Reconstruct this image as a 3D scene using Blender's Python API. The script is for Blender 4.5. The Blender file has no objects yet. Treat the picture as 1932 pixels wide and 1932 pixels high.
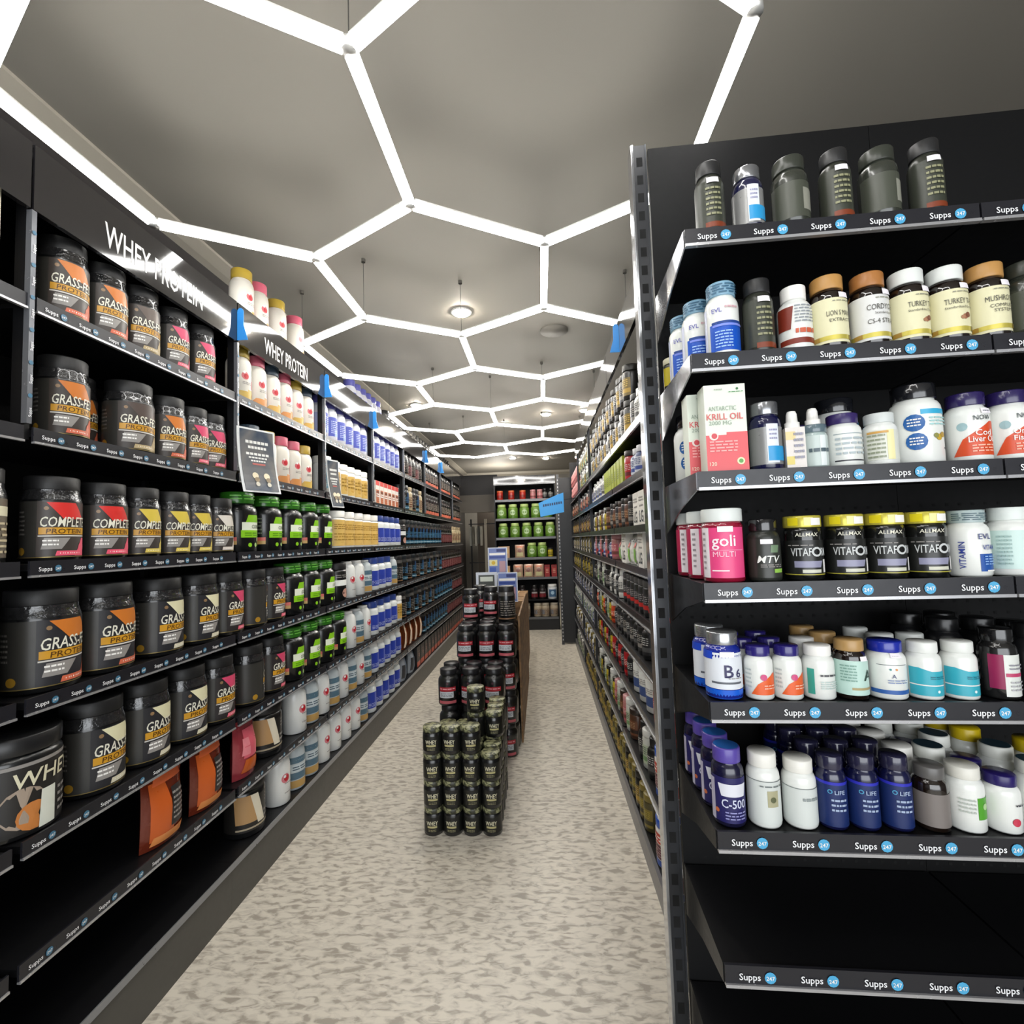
import bpy, math, random
from mathutils import Vector, Matrix
random.seed(7)
S = bpy.context.scene
COL = S.collection
PI = math.pi

# ------------------------------------------------------------------ camera, world, exposure
EYE = 1.55
cd = bpy.data.cameras.new('camera'); cam = bpy.data.objects.new('camera', cd); COL.objects.link(cam)
cd.sensor_fit = 'HORIZONTAL'; cd.sensor_width = 36.0; cd.lens = 36.0 * 903.0 / 1932.0
cd.clip_start = 0.02; cd.clip_end = 60
yaw, pit, rol = -0.0593, 0.0580, -0.0320
F = Vector((math.sin(yaw) * math.cos(pit), math.cos(yaw) * math.cos(pit), math.sin(pit)))
R0 = Vector((math.cos(yaw), -math.sin(yaw), 0)); U0 = R0.cross(F)
R = R0 * math.cos(rol) + U0 * math.sin(rol); U = -R0 * math.sin(rol) + U0 * math.cos(rol)
cam.matrix_world = Matrix(((R.x, U.x, -F.x, 0), (R.y, U.y, -F.y, 0), (R.z, U.z, -F.z, EYE), (0, 0, 0, 1)))
S.camera = cam
W = bpy.data.worlds.new('daylight'); S.world = W; W.use_nodes = True
bg = W.node_tree.nodes['Background']; bg.inputs[0].default_value = (0.92, 0.96, 1.0, 1); bg.inputs[1].default_value = 0.9
S.view_settings.view_transform = 'Standard'; S.view_settings.look = 'None'
S.view_settings.exposure = 0.88; S.view_settings.gamma = 1.0; S.view_settings.use_curve_mapping = False
LED = 13.0      # radiance of the light bars

# ------------------------------------------------------------------ materials
_m = {}
def lin(c): return c / 12.92 if c <= 0.04045 else ((c + 0.055) / 1.055) ** 2.4
def rgb(h): return tuple(lin(int(h[i:i + 2], 16) / 255.0) for i in (0, 2, 4))
def M(h, rough=0.45, metal=0.0, emit=0.0, bump=0.0, bscale=60.0, coat=0.0, spec=0.5):
    key = (h, rough, metal, emit, bump, bscale, coat, spec)
    if key in _m: return _m[key]
    m = bpy.data.materials.new('paint_' + h); m.use_nodes = True
    nt = m.node_tree; b = nt.nodes['Principled BSDF']
    c = rgb(h)
    n = nt.nodes.new('ShaderNodeTexNoise'); n.inputs['Scale'].default_value = bscale
    tc = nt.nodes.new('ShaderNodeTexCoord'); nt.links.new(tc.outputs['Object'], n.inputs['Vector'])
    mr = nt.nodes.new('ShaderNodeMapRange'); mr.inputs['To Min'].default_value = max(0.02, rough - 0.06); mr.inputs['To Max'].default_value = rough + 0.06
    nt.links.new(n.outputs['Fac'], mr.inputs['Value']); nt.links.new(mr.outputs['Result'], b.inputs['Roughness'])
    b.inputs['Base Color'].default_value = (*c, 1); b.inputs['Metallic'].default_value = metal
    b.inputs['Specular IOR Level'].default_value = spec
    if coat: b.inputs['Coat Weight'].default_value = coat; b.inputs['Coat Roughness'].default_value = 0.08
    if emit: b.inputs['Emission Color'].default_value = (*c, 1); b.inputs['Emission Strength'].default_value = emit
    if bump:
        bp = nt.nodes.new('ShaderNodeBump'); bp.inputs['Strength'].default_value = bump; bp.inputs['Distance'].default_value = 0.004
        nt.links.new(n.outputs['Fac'], bp.inputs['Height']); nt.links.new(bp.outputs['Normal'], b.inputs['Normal'])
    _m[key] = m; return m
def mix_mat(name, c1, c2, scale, vec=(1, 1, 1), rough=0.5, detail=4.0, lo=0.4, hi=0.6, c3=None, bump=0.0):
    m = bpy.data.materials.new(name); m.use_nodes = True; nt = m.node_tree; b = nt.nodes['Principled BSDF']
    tc = nt.nodes.new('ShaderNodeTexCoord'); mp = nt.nodes.new('ShaderNodeMapping'); mp.inputs['Scale'].default_value = vec
    n = nt.nodes.new('ShaderNodeTexNoise'); n.inputs['Scale'].default_value = scale; n.inputs['Detail'].default_value = detail
    n.inputs['Distortion'].default_value = 0.6
    r = nt.nodes.new('ShaderNodeValToRGB'); r.color_ramp.elements[0].position = lo; r.color_ramp.elements[1].position = hi
    r.color_ramp.elements[0].color = (*rgb(c1), 1); r.color_ramp.elements[1].color = (*rgb(c2), 1)
    if c3: e = r.color_ramp.elements.new((lo + hi) / 2); e.color = (*rgb(c3), 1)
    L = nt.links.new
    L(tc.outputs['Object'], mp.inputs[0]); L(mp.outputs[0], n.inputs['Vector']); L(n.outputs['Fac'], r.inputs[0]); L(r.outputs[0], b.inputs['Base Color'])
    b.inputs['Roughness'].default_value = rough
    if bump:
        bp = nt.nodes.new('ShaderNodeBump'); bp.inputs['Strength'].default_value = bump; bp.inputs['Distance'].default_value = 0.003
        L(n.outputs['Fac'], bp.inputs['Height']); L(bp.outputs['Normal'], b.inputs['Normal'])
    return m
BLK = M('0b0b0c', 0.42); METAL = M('141416', 0.38, 0.25, spec=0.35); STRIP = M('1f1f24', 0.3, 0.0, spec=0.45); STRIPL = M('8d8f93', 0.3, 0.5)
EDGE = M('b9b9bb', 0.25, 0.6); WHT = M('efede8', 0.4); INK = M('e9eaec', 0.4); BLU = M('4aa3cf', 0.4)
GLOSS = M('1c1b1d', 0.06, coat=1.0); PANEL = M('040405', 0.6, spec=0.25)

# ------------------------------------------------------------------ mesh helper
_txt = {}
def text_mesh(s, bold):
    k = (s, bold)
    if k in _txt: return _txt[k]
    c = bpy.data.curves.new('t', 'FONT'); c.body = s; c.size = 1.0; c.resolution_u = 2
    if bold: c.offset = 0.010
    o = bpy.data.objects.new('t', c); COL.objects.link(o)
    dg = bpy.context.evaluated_depsgraph_get(); me = o.evaluated_get(dg).to_mesh()
    vs = [(v.co.x, v.co.y) for v in me.vertices]; fs = [tuple(p.vertices) for p in me.polygons]
    o.evaluated_get(dg).to_mesh_clear(); bpy.data.objects.remove(o); bpy.data.curves.remove(c)
    x0 = min(v[0] for v in vs); x1 = max(v[0] for v in vs); y1 = max(v[1] for v in vs)
    capk = 0.73
    r = ([((x - x0) / capk, y / capk) for x, y in vs], fs, (x1 - x0) / capk)
    _txt[k] = r; return r

class G:
    def __init__(s): s.v = []; s.f = []; s.fm = []; s.sm = []; s.mats = []
    def mi(s, m):
        if m not in s.mats: s.mats.append(m)
        return s.mats.index(m)
    def add(s, vs, fs, m, smooth=False):
        b = len(s.v); s.v += [tuple(v) for v in vs]; i = s.mi(m)
        for f in fs: s.f.append([b + q for q in f]); s.fm.append(i); s.sm.append(smooth)
    def box(s, x0, x1, y0, y1, z0, z1, m):
        s.add([(x, y, z) for x in (x0, x1) for y in (y0, y1) for z in (z0, z1)],
              [(0, 1, 3, 2), (4, 6, 7, 5), (0, 4, 5, 1), (2, 3, 7, 6), (0, 2, 6, 4), (1, 5, 7, 3)], m)
    def bar(s, a, b, w, h, m):
        a = Vector(a); b = Vector(b); d = (b - a).normalized()
        up = Vector((0, 0, 1)) if abs(d.z) < 0.9 else Vector((0, 1, 0))
        x = d.cross(up).normalized() * w / 2; y = x.cross(d).normalized() * h / 2
        vs = [p + i * x + j * y for p in (a, b) for i, j in ((-1, -1), (1, -1), (1, 1), (-1, 1))]
        s.add(vs, [(0, 1, 2, 3), (7, 6, 5, 4), (0, 4, 5, 1), (1, 5, 6, 2), (2, 6, 7, 3), (3, 7, 4, 0)], m)
    def prism(s, pts, d, m):       # polygon pts (3D) extruded by vector d
        n = len(pts); d = Vector(d)
        vs = [Vector(p) for p in pts] + [Vector(p) + d for p in pts]
        s.add(vs, [tuple(range(n))[::-1], tuple(range(n, 2 * n))] + [(i, (i + 1) % n, n + (i + 1) % n, n + i) for i in range(n)], m)
    def lathe(s, prof, m, seg=24, cx=0, cy=0, ribs=0):
        vs = []; fs = []; n = len(prof)
        for k in range(seg):
            a = 2 * PI * k / seg; q = 1.0
            for (r, z) in prof:
                rr = r * (0.985 if (ribs and k % 2) else 1.0)
                vs.append((cx + rr * math.cos(a), cy + rr * math.sin(a), z))
        for k in range(seg):
            k2 = (k + 1) % seg
            for i in range(n - 1): fs.append((k * n + i, k2 * n + i, k2 * n + i + 1, k * n + i + 1))
        s.add(vs, fs, m, True)
    # patches laid on a surface function sf(u, z, lift)
    def patch(s, sf, u0, u1, z0, z1, m, lift=1, ut0=None, ut1=None):
        ut0 = u0 if ut0 is None else ut0; ut1 = u1 if ut1 is None else ut1
        sl = (u0 != ut0 or u1 != ut1)
        n = max(1, math.ceil(max(abs(u1 - u0), abs(ut1 - ut0)) / (0.09 if sl else 0.16))) if sf.round else 1
        k = 1 if not sf.round else (5 if sl else (3 if (z1 - z0) > sf.h * 0.3 else 1))
        vs = []
        for j in range(k + 1):
            t = j / k
            for i in range(n + 1):
                q = i / n
                ua = u0 + (u1 - u0) * q; ub = ut0 + (ut1 - ut0) * q
                vs.append(sf(ua + (ub - ua) * t, z0 + (z1 - z0) * t, lift))
        fs = [(j * (n + 1) + i, j * (n + 1) + i + 1, (j + 1) * (n + 1) + i + 1, (j + 1) * (n + 1) + i) for j in range(k) for i in range(n)]
        s.add(vs, fs, m, sf.round)
    def disc(s, sf, u, z, r, m, lift=2, n=14, asp=1.0):
        vs = [sf(u, z, lift)] + [sf(u + r * asp * math.cos(2 * PI * k / n) / sf.ur, z + r * math.sin(2 * PI * k / n), lift) for k in range(n)]
        s.add(vs, [(0, 1 + k, 1 + (k + 1) % n) for k in range(n)], m)
    def text(s, sf, t, u, z, h, m, lift=3, bold=True, xs=1.0, shear=0.0, maxw=None, vert=False):
        vs, fs, w = text_mesh(t, bold)
        if maxw and w * h * xs > maxw: xs = maxw / (w * h)
        out = []
        for x, y in vs:
            X = (x - w / 2) * h * xs + y * h * shear; Y = y * h
            if vert: X, Y = -Y + h / 2, X
            out.append(sf(u + X / sf.ur, z + Y, lift))
        s.add(out, fs, m)
    def mesh(s, name):
        me = bpy.data.meshes.new(name); me.from_pydata(s.v, [], s.f)
        for m in s.mats: me.materials.append(m)
        me.polygons.foreach_set('material_index', s.fm); me.polygons.foreach_set('use_smooth', s.sm); me.update()
        return me

class Cyl:
    round = True
    def __init__(s, r, h, prof=None, eps=0.0005): s.r = r; s.h = h; s.ur = r; s.prof = prof; s.eps = eps
    def rad(s, z):
        if not s.prof: return s.r
        p = s.prof
        for (r0, z0), (r1, z1) in zip(p, p[1:]):
            if z0 <= z <= z1 and z1 > z0: return r0 + (r1 - r0) * (z - z0) / (z1 - z0)
        return s.r
    def __call__(s, u, z, lift):
        a = -PI / 2 + u; r = s.rad(z) + s.eps * lift
        return (r * math.cos(a), r * math.sin(a), z)
class Flat:
    round = False
    def __init__(s, w, d, h, eps=0.0005): s.w = w; s.h = h; s.d = d; s.ur = w / 2; s.eps = eps
    def __call__(s, u, z, lift): return (u * s.w / 2, -s.d / 2 - s.eps * lift, z)
class Plane:                      # free plane: origin o, right vector a, out vector n
    round = False
    def __init__(s, o, a, n, eps=0.0008): s.o = Vector(o); s.a = Vector(a); s.n = Vector(n); s.ur = 1.0; s.h = 1.0; s.eps = eps
    def __call__(s, u, z, lift): p = s.o + s.a * u + s.n * (s.eps * lift); return (p.x, p.y, p.z + z)

# ------------------------------------------------------------------ object helpers
def link(o, parent=None):
    COL.objects.link(o)
    if parent: o.parent = parent
    return o
def obj(name, g, parent=None, loc=None):
    o = bpy.data.objects.new(name, g.mesh(name) if isinstance(g, G) else g)
    if loc: o.location = loc
    return link(o, parent)
def tag(o, label, cat, group=None, kind=None):
    o['label'] = label; o['category'] = cat
    if group: o['group'] = group
    if kind: o['kind'] = kind
    return o
def thing(name, label, cat, loc=(0, 0, 0), rz=0, group=None):
    o = bpy.data.objects.new(name, None); o.location = loc; o.rotation_euler = (0, 0, rz); o.empty_display_size = 0.05
    link(o); return tag(o, label, cat, group)
def struct(name, g):
    o = obj(name, g); o['kind'] = 'structure'; return o

# ------------------------------------------------------------------ room shell
CEIL = 3.21; XW = -1.86; YB = 11.7
fl = mix_mat('floor_vinyl', '9a9286', 'cbc4b6', 14.0, (1.3, 3.2, 1), 0.42, 7.0, 0.38, 0.58, 'bdb6a9')
g = G(); g.box(XW, 3.6, -3.0, YB, -0.05, 0, fl); struct('floor', g)
cl = mix_mat('ceiling_paint', '7c7870', '8a857c', 0.7, (1, 1, 1), 0.7, 2.0, 0.3, 0.7)
g = G(); g.box(XW, 3.6, -3.0, YB, CEIL, CEIL + 0.05, cl)
struct('ceiling', g)
g = G(); g.box(XW - 0.05, XW, -3.0, YB, 0, CEIL, M('2b2829', 0.35)); struct('wall_left', g)
g = G(); g.box(3.6, 3.65, -3.0, YB, 0, CEIL, M('4a4744', 0.6)); struct('wall_right', g)
g = G(); g.box(XW, 3.6, YB, YB + 0.05, 0, CEIL, M('77736c', 0.6)); struct('wall_back', g)
cor = M('9c968a', 0.5)
g = G(); g.prism([(XW, -3, CEIL - 0.05), (XW, -3, CEIL), (XW + 0.10, -3, CEIL), (XW + 0.10, -3, CEIL - 0.015), (XW + 0.04, -3, CEIL - 0.04)], (0, YB + 3, 0), cor)
struct('trim_1', g)
g = G(); g.prism([(XW, YB, CEIL - 0.1), (XW, YB, CEIL), (XW, YB - 0.12, CEIL), (XW, YB - 0.1, CEIL - 0.05)], (3.6 - XW, 0, 0), cor); struct('trim_2', g)
# partition with the doorway at the back left
g = G(); g.box(XW, -0.86, 9.0, 9.1, 2.09, 2.42, M('6a645c', 0.7)); g.box(XW, -0.80, 9.02, 9.1, 2.42, 2.80, M('2c2a2b', 0.6))
struct('wall_partition', g)
g = G(); g.box(-0.86, -0.80, 8.98, 9.1, 0, 2.09, M('7f715f', 0.5)); struct('trim_3', g)

# hexagonal light bars
HX, HY, HZ, HS = 0.06, 2.05, 2.86, 0.594
CS = 0.519
led = bpy.data.materials.new('led_diffuser'); led.use_nodes = True
_b = led.node_tree.nodes['Principled BSDF']; _b.inputs['Emission Color'].default_value = (1, 0.985, 0.95, 1); _b.inputs['Emission Strength'].default_value = LED
_b.inputs['Base Color'].default_value = (0.9, 0.9, 0.9, 1)
ALU = M('c9c8c4', 0.3, 0.3)
def node(i, k): return (HX + i * CS, HY + k * HS, HZ)
nodes = {}; edges = []
for i in range(-3, 2):
    off = 0 if i % 2 == 0 else 1.5
    for j in range(-2, 4):
        a = 3 * j + off; b = a + 1
        if a <= 8.6 and a > -4.6:
            if not (i == 1 and False):
                edges.append(((i, a), (i, b))) if b <= 9 else None
                nodes[(i, a)] = 1
            if b <= 9: nodes[(i, b)] = 1
            # zigzag from far end b to the near ends of neighbours at b + .5 and from near end a to a - .5
            for di in (-1, 1):
                if -3 <= i + di <= 1 and b + 0.5 <= 8.6: edges.append(((i, b), (i + di, b + 0.5)))
for i in (-2, 0): nodes[(i, 9)] = 1
edges += [((-1, 8.5), (-2, 9)), ((-1, 8.5), (0, 9)), ((0, 9), (1, 8.5)), ((-2, 9), (-3, 8.5))]
edges = [e for e in edges if e[0] in nodes or True]
es = set(); root = thing('hexagon_light', 'suspended white LED light bars forming a hexagon grid under the grey ceiling', 'ceiling light', (HX, HY, HZ))
def near_label(e): return e
seen = set()
def lt_mesh(n, L):
    g = G(); g.box(-L / 2, L / 2, -0.017, 0.017, -0.016, 0.006, led); g.box(-L / 2, L / 2, -0.014, 0.014, 0.006, 0.016, ALU)
    return g.mesh(n)
lm = {}
for a, b in edges:
    if (a, b) in seen: continue
    seen.add((a, b))
    A = Vector(node(*a)); B = Vector(node(*b)); d = B - A; L = d.length - 0.03
    k = round(L, 3)
    if k not in lm: lm[k] = lt_mesh('light_bar', L)
    o = bpy.data.objects.new('light_bar', lm[k]); o.location = (A + B) / 2 - Vector(root.location); o.rotation_euler = (0, 0, math.atan2(d.y, d.x)); link(o, root)
jm = G(); jm.lathe([(0, -0.018), (0.02, -0.016), (0.02, 0.014), (0.006, 0.02), (0.0, 0.02)], ALU, 10); jm.bar((0, 0, 0.02), (0, 0, CEIL - HZ), 0.0025, 0.0025, M('4a4845', 0.5)); jm.lathe([(0.012, CEIL - HZ - 0.02), (0.012, CEIL - HZ)], M('55524c', 0.5), 8)
js = G(); js.lathe([(0, -0.018), (0.02, -0.016), (0.02, 0.014), (0.006, 0.02), (0.0, 0.02)], ALU, 10)
jm = jm.mesh('joint'); js = js.mesh('joint')
used = set([e[0] for e in edges] + [e[1] for e in edges])
for n_ in sorted(used):
    hang = (n_[1] % 3 == 1) or (n_[0] % 2 != 0 and n_[1] % 3 == 1.5)
    o = bpy.data.objects.new('joint', jm if hang else js); o.location = Vector(node(*n_)) - Vector(root.location); link(o, root)
# recessed downlights
dl = M('fff6e6', 0.4, 0, 260.0)
for k, (x, y) in enumerate([(-0.52, 3.35), (-0.45, 6.75), (0.12, 6.3), (-0.52, 9.6), (0.15, 9.8), (0.62, 6.2), (-1.45, 5.6)]):
    t = thing('downlight', ['round ceiling spotlight glowing above the second hexagon row', 'round ceiling spotlight left of the middle hexagons', 'round ceiling spotlight right of the middle hexagons', 'round ceiling spotlight, left one near the back wall', 'round ceiling spotlight, right one near the back wall', 'round ceiling spotlight over the right shelves', 'round ceiling spotlight over the left shelves'][k], 'ceiling light', (x, y, CEIL))
    g = G(); g.lathe([(0.075, 0), (0.078, -0.008), (0.06, -0.012), (0.056, -0.004)], ALU, 18); obj('trim_ring', g, t)
    g = G(); g.lathe([(0.056, -0.004), (0.05, -0.02), (0.0, -0.026)], dl, 18); obj('lamp', g, t)
g = G(); g.lathe([(0.11, 0), (0.11, -0.012), (0.0, -0.02)], M('6b675f', 0.6), 24); tag(obj('ceiling_vent', g, None, (0.16, 3.75, CEIL)), 'round flat grey cover on the ceiling above the right hexagons', 'vent')

# ------------------------------------------------------------------ shelving
LX = -1.36
LZ = [2.21, 1.85, 1.49, 1.13, 0.77, 0.47]       # lip bottoms on the left
LS = [z + 0.038 for z in LZ] + [0.215]           # shelf surfaces
ORDN = ['first', 'second', 'third', 'fourth', 'fifth', 'sixth', 'seventh', 'eighth', 'ninth', 'tenth', 'eleventh', 'twelfth', 'thirteenth', 'fourteenth', 'fifteenth', 'sixteenth', 'seventeenth', 'eighteenth', 'nineteenth', 'twentieth']
CNT = ['one', 'two', 'three', 'four', 'five', 'six', 'seven', 'eight', 'nine', 'ten', 'eleven', 'twelve', 'thirteen', 'fourteen', 'fifteen', 'sixteen', 'seventeen', 'eighteen', 'nineteen', 'twenty']
def num(i, tb, last):
    if i < 20: return tb[i]
    t = {2: 'twenty', 3: 'thirty', 4: 'forty', 5: 'fifty', 6: 'sixty', 7: 'seventy', 8: 'eighty'}[(i + 1) // 10]
    u = (i + 1) % 10
    if u == 0: return t if not last else t[:-1] + 'ieth'
    return t + '-' + tb[u - 1]
def ordn(i): return num(i, ORDN, True)
def cnt(n): return num(n - 1, CNT, False)

def strip_text(g, sf, L, z, h, pitch, start, BLU=BLU):
    u = start
    while u < L - 0.06:
        g.text(sf, 'Supps', u, z, h, INK, 2, True)
        g.disc(sf, u + h * 3.0, z + h * 0.45, h * 0.85, BLU, 2, 12)
        g.text(sf, '247', u + h * 3.0, z + h * 0.15, h * 0.6, WHT, 3, True)
        u += pitch
_sm = {}
def lip(L, hgt, pitch, th, rich):
    k = (round(L, 3), hgt, pitch, rich)
    if k in _sm: return _sm[k]
    g = G(); g.box(0, L, -0.006, 0, 0.004, hgt, STRIP)
    g.box(0, L, -0.010, 0, 0, 0.006, EDGE); 
    if rich: strip_text(g, Plane((0, -0.006, 0), (1, 0, 0), (0, -1, 0)), L, hgt * 0.36, th, pitch, pitch * 0.4, BLU if hgt < .04 and pitch > .1 else M('3c6f8c', .4))
    _sm[k] = g.mesh('price_strip'); return _sm[k]

def left_bay(b):
    y0 = 1.17 + 0.88 * (b - 1); L = 0.88
    t = thing('shelving_bay', 'black left wall shelving bay, %s' % (['out of frame behind the camera', 'cut off at the left picture edge', 'nearest full one with large black tubs', 'second full one past the first hanging poster', 'third full one holding blue and white jars', 'fourth full one with red lidded cartons', 'fifth full one with black and blue tubs', 'sixth full one toward the doorway', 'seventh full one, last but one before the doorway', 'last one beside the doorway'][b + 1]), 'shelf', (LX, y0, 0), PI / 2, 'black shelving bays along the left wall')
    # local frame: +x runs away from camera, -y faces the aisle
    g = G(); g.box(0, L - .0005, 0.44, 0.46, 0, 2.66, PANEL); obj('back_panel', g, t)
    g = G(); g.box(0, 0.022, 0.005, 0.035, 1.86, 2.655, METAL); g.box(0, 0.022, 0.42, 0.439, 0, 2.655, METAL)
    g.box(0.0, 0.013, -0.012, 0.0045, 1.9, 2.488, M('6d6f74', .25, .4)); pv = Plane((0, -0.012, 1.92), (1, 0, 0), (0, -1, 0))
    for q in range(6):
        g.text(pv, 'Supps', .0065, .01 + q * .09, .008, INK, 2, True, 1, 0, None, True); g.disc(pv, .0065, .055 + q * .09, .006, M('3c6f8c', .4), 2, 10)
    obj('upright', g, t)
    g = G(); g.box(0.0, L - .0005, 0.02, 0.44, 2.656, 2.672, METAL); obj('top_panel', g, t)
    for i, z in enumerate(LZ):
        g = G(); g.box(0.0225, L - 0.0005, 0, 0.439, z + 0.018, z + 0.036, METAL); s = obj('shelf', g, t)
        o = bpy.data.objects.new('price_strip', lip(L - 0.024, 0.044, 0.098, 0.0115, b < 6)); o.location = (0.0235, 0, z); link(o, s)
    g = G(); g.box(0.0, L - .0005, 0.0, 0.44, 0.195, 0.213, METAL); g.box(0, L - .0005, -0.004, 0, 0.188, 0.214, STRIPL); s = obj('shelf', g, t)
    g = G(); g.box(0, L - .0005, 0.008, 0.02, 0, 0.19, M('45433f', 0.45)); obj('kick_plate', g, t)
for b in range(-1, 9): left_bay(b)
def header(y0, L, txt, ty, tw, lab, side=-1):
    if side < 0: t = thing('header_board', lab, 'sign', (LX, y0, 2.49), PI / 2)
    else: t = thing('header_board', lab, 'sign', (0.45, y0 + L, 2.49), -PI / 2)
    g = G(); g.box(0.004, L - 0.004, -0.012, 0.004, 0, 0.185, GLOSS); obj('board', g, t)
    if txt:
        g = G(); g.text(Plane((0, -0.012, 0), (1, 0, 0), (0, -1, 0)), txt, ty, 0.035, 0.082, M('e4e2de', 0.4), 1, True, 1.0, 0, tw); obj('lettering', g, t)
hl = ['glossy black header board reflecting light bars, large white words above the nearest tubs', 'glossy black header board with white words between the first two blue tags', 'blank glossy black header board above blue and white jars', 'blank glossy black header board after the third blue tag', 'blank glossy black header board above black tubs', 'blank glossy black header board fourth from the doorway', 'blank glossy black header board third from the doorway', 'blank glossy black header board nearest the doorway', 'blank glossy black header board at the left edge of the view']
header(0.29, 0.88, None, 0, 0, hl[8])
for b in range(1, 9): header(1.17 + 0.88 * (b - 1), 0.88, 'WHEY PROTEIN' if b < 3 else None, 0.435, 0.44, hl[b - 1])
hr = ['blank glossy grey header board above the right shelves beside the slotted post', 'blank glossy grey header board above the right shelves past the blue tag', 'blank glossy grey header board farther along the right shelves']
for k, (y0, L) in enumerate([(1.45, 1.5), (2.95, 1.47), (4.42, 1.3)]): header(y0, L, None, 0, 0, hr[k], 1)
# blue shelf tags that stick out from the uprights
def blue_tag(x, y, z, lab, s=-1):
    g = G(); n = 8; w = 0.066; h = 0.15
    pts = [(0, 0, 0), (w * 0.75, 0, 0.0), (w * 0.45, 0, h * 0.45)] + [(w * 0.22 + w * 0.22 * math.cos(a), 0, h * 0.88 + 0.018 * math.sin(a)) for a in [PI * k / n for k in range(n + 1)]]
    g.prism(pts, (0, 0.004, 0), M('2a83cf', 0.35)); o = obj('shelf_tag' if s < 0 else 'right_shelf_tag', g, None, (x, y, z));  # right-hand one is a shelf tag too, stopping just short of the header
    if s > 0: o.scale = (-1, 1, 1)
    tag(o, lab, 'tag', 'blue tags on the shelf uprights')
for k, y in enumerate([2.05, 2.93, 3.81, 5.57, 6.45]):
    blue_tag(LX + 0.0125, y - 0.002, 2.495, 'blue plastic shelf tag on an upright of left wall shelving, %s from the camera' % ORDN[k])
blue_tag(0.45 - 0.0125, 2.45, 2.5, 'blue plastic shelf tag under the right header boards', 1)

# right-hand run along the aisle
RX = 0.45
RZ = [2.04, 1.80, 1.56, 1.365, 1.14, 0.93, 0.70, 0.385]
RS = [z + 0.036 for z in RZ] + [0.10]
rb = [(1.42, 1.53), (2.95, 1.47), (4.42, 1.30), (5.72, 1.34)]
for k, (y0, L) in enumerate(rb):
    t = thing('shelving_bay', 'black shelving bay along the aisle\'s right side, %s' % ['nearest, behind the slotted post', 'second behind the slotted post', 'third behind the slotted post', 'farthest, by the end unit'][k], 'shelf', (RX, y0 + L, 0), -PI / 2, 'black shelving bays along the right side of the aisle')
    g = G(); g.box(0, L, 0.40, 0.42, 0, 2.66, PANEL); obj('back_panel', g, t)
    g = G()
    if k in (2, 3): g.box(L - 0.012, L + 0.0, 0.005, 0.03, 0.0, 2.66, M('3a3b3e', 0.3, 0.5))
    g.box(L - 0.012, L, 0.38, 0.42, 0, 2.66, METAL); 
    if k == 3: g.box(0, 0.012, 0, 0.42, 0, 2.66, METAL)
    obj('upright', g, t)
    for i, z in enumerate(RZ):
        g = G(); g.box(0.013, L - 0.013, 0, 0.40, z + 0.016, z + 0.034, METAL); s = obj('shelf', g, t)
        o = bpy.data.objects.new('price_strip', lip(L - 0.03, 0.04, 0.098, 0.011, False)); o.location = (0.015, 0, z); link(o, s)
    g = G(); g.box(0, L, 0, 0.4, 0.08, 0.098, METAL); g.box(0, L, -0.006, 0.01, 0.0, 0.10, M('6a696b', 0.35, 0.3)); obj('shelf', g, t)

# front unit on the right, turned two degrees
A2 = math.radians(-2.0)
FO = Vector((0.322, 1.0, 0))
FZ = [2.152, 1.884, 1.638, 1.411, 1.176, 0.928, 0.68, 0.40]
FS = [z + 0.038 for z in FZ]
def fpt(u, off, z=0):
    return (FO.x + u * math.cos(A2) - off * math.sin(A2), FO.y + u * math.sin(A2) + off * math.cos(A2), z)
sidem = M('8c8c90', 0.18, 0.75)
for b, (u0, L) in enumerate([(0.0, 0.575), (0.575, 0.9)]):
    t = thing('shelving_unit', ['black pegboard shelving unit on the right with six bottle shelves and glossy end brackets', 'black pegboard shelving unit at the right picture edge'][b], 'shelf', fpt(u0, 0), A2)
    g = G(); g.box(0.0, L - .001, 0.29, 0.305, 0, 2.62, PANEL)
    hole = M('000000', 0.9); 
    for zi in range(60):
        z = 0.55 + zi * 0.03
        if any(abs(z - q) < 0.02 for q in FZ): continue
        for xi in range(int(L / 0.03)):
            x = 0.02 + xi * 0.03
            g.add([(x, 0.2893, z), (x + 0.007, 0.2893, z), (x + 0.007, 0.2893, z + 0.007), (x, 0.2893, z + 0.007)], [(0, 1, 2, 3)], hole)
    obj('pegboard', g, t)
    for i, z in enumerate(FZ):
        g = G(); g.box(0.003, L - 0.003, 0, 0.285, z + 0.02, z + 0.036, METAL); s = obj('shelf', g, t)
        if b == 0:
            g = G(); m_ = sidem if z > 1.6 else METAL
            g.prism([(0.0, 0.0, z + 0.038), (0.0, 0.0, z + 0.002), (0, 0.14, z - 0.03), (0, 0.285, z - 0.085), (0, 0.285, z + 0.038)], (0.003, 0, 0), m_); obj('bracket', g, s)
        o = bpy.data.objects.new('price_strip', lip(L - 0.004, 0.039, 0.113, 0.0125, True)); o.location = (0.002, 0, z); link(o, s)
    g = G(); g.box(0, L - .001, 0.0, 0.285, 0.0, 0.12, METAL); obj('base', g, t)
t = thing('slotted_post', 'tall dark steel upright post with square slots beside the right shelving unit', 'post', fpt(-0.046, 0.275), A2)
g = G(); pm = M('202226', 0.35, 0.2); g.box(0, 0.036, 0.0, 0.035, 0, 2.62, pm); g.box(-0.002, 0.003, -0.004, 0.0, 0, 2.62, M('85878a', 0.15, 0.8)); g.box(0.034, 0.038, -0.003, 0.0, 0, 2.62, M('3a3c40', 0.25, 0.5))
for k in range(50):
    z = 0.06 + k * 0.051; g.add([(0.011, -0.0006, z), (0.027, -0.0006, z), (0.027, -0.0006, z + 0.026), (0.011, -0.0006, z + 0.026)], [(0, 1, 2, 3)], M('000000', 0.9))
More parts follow.
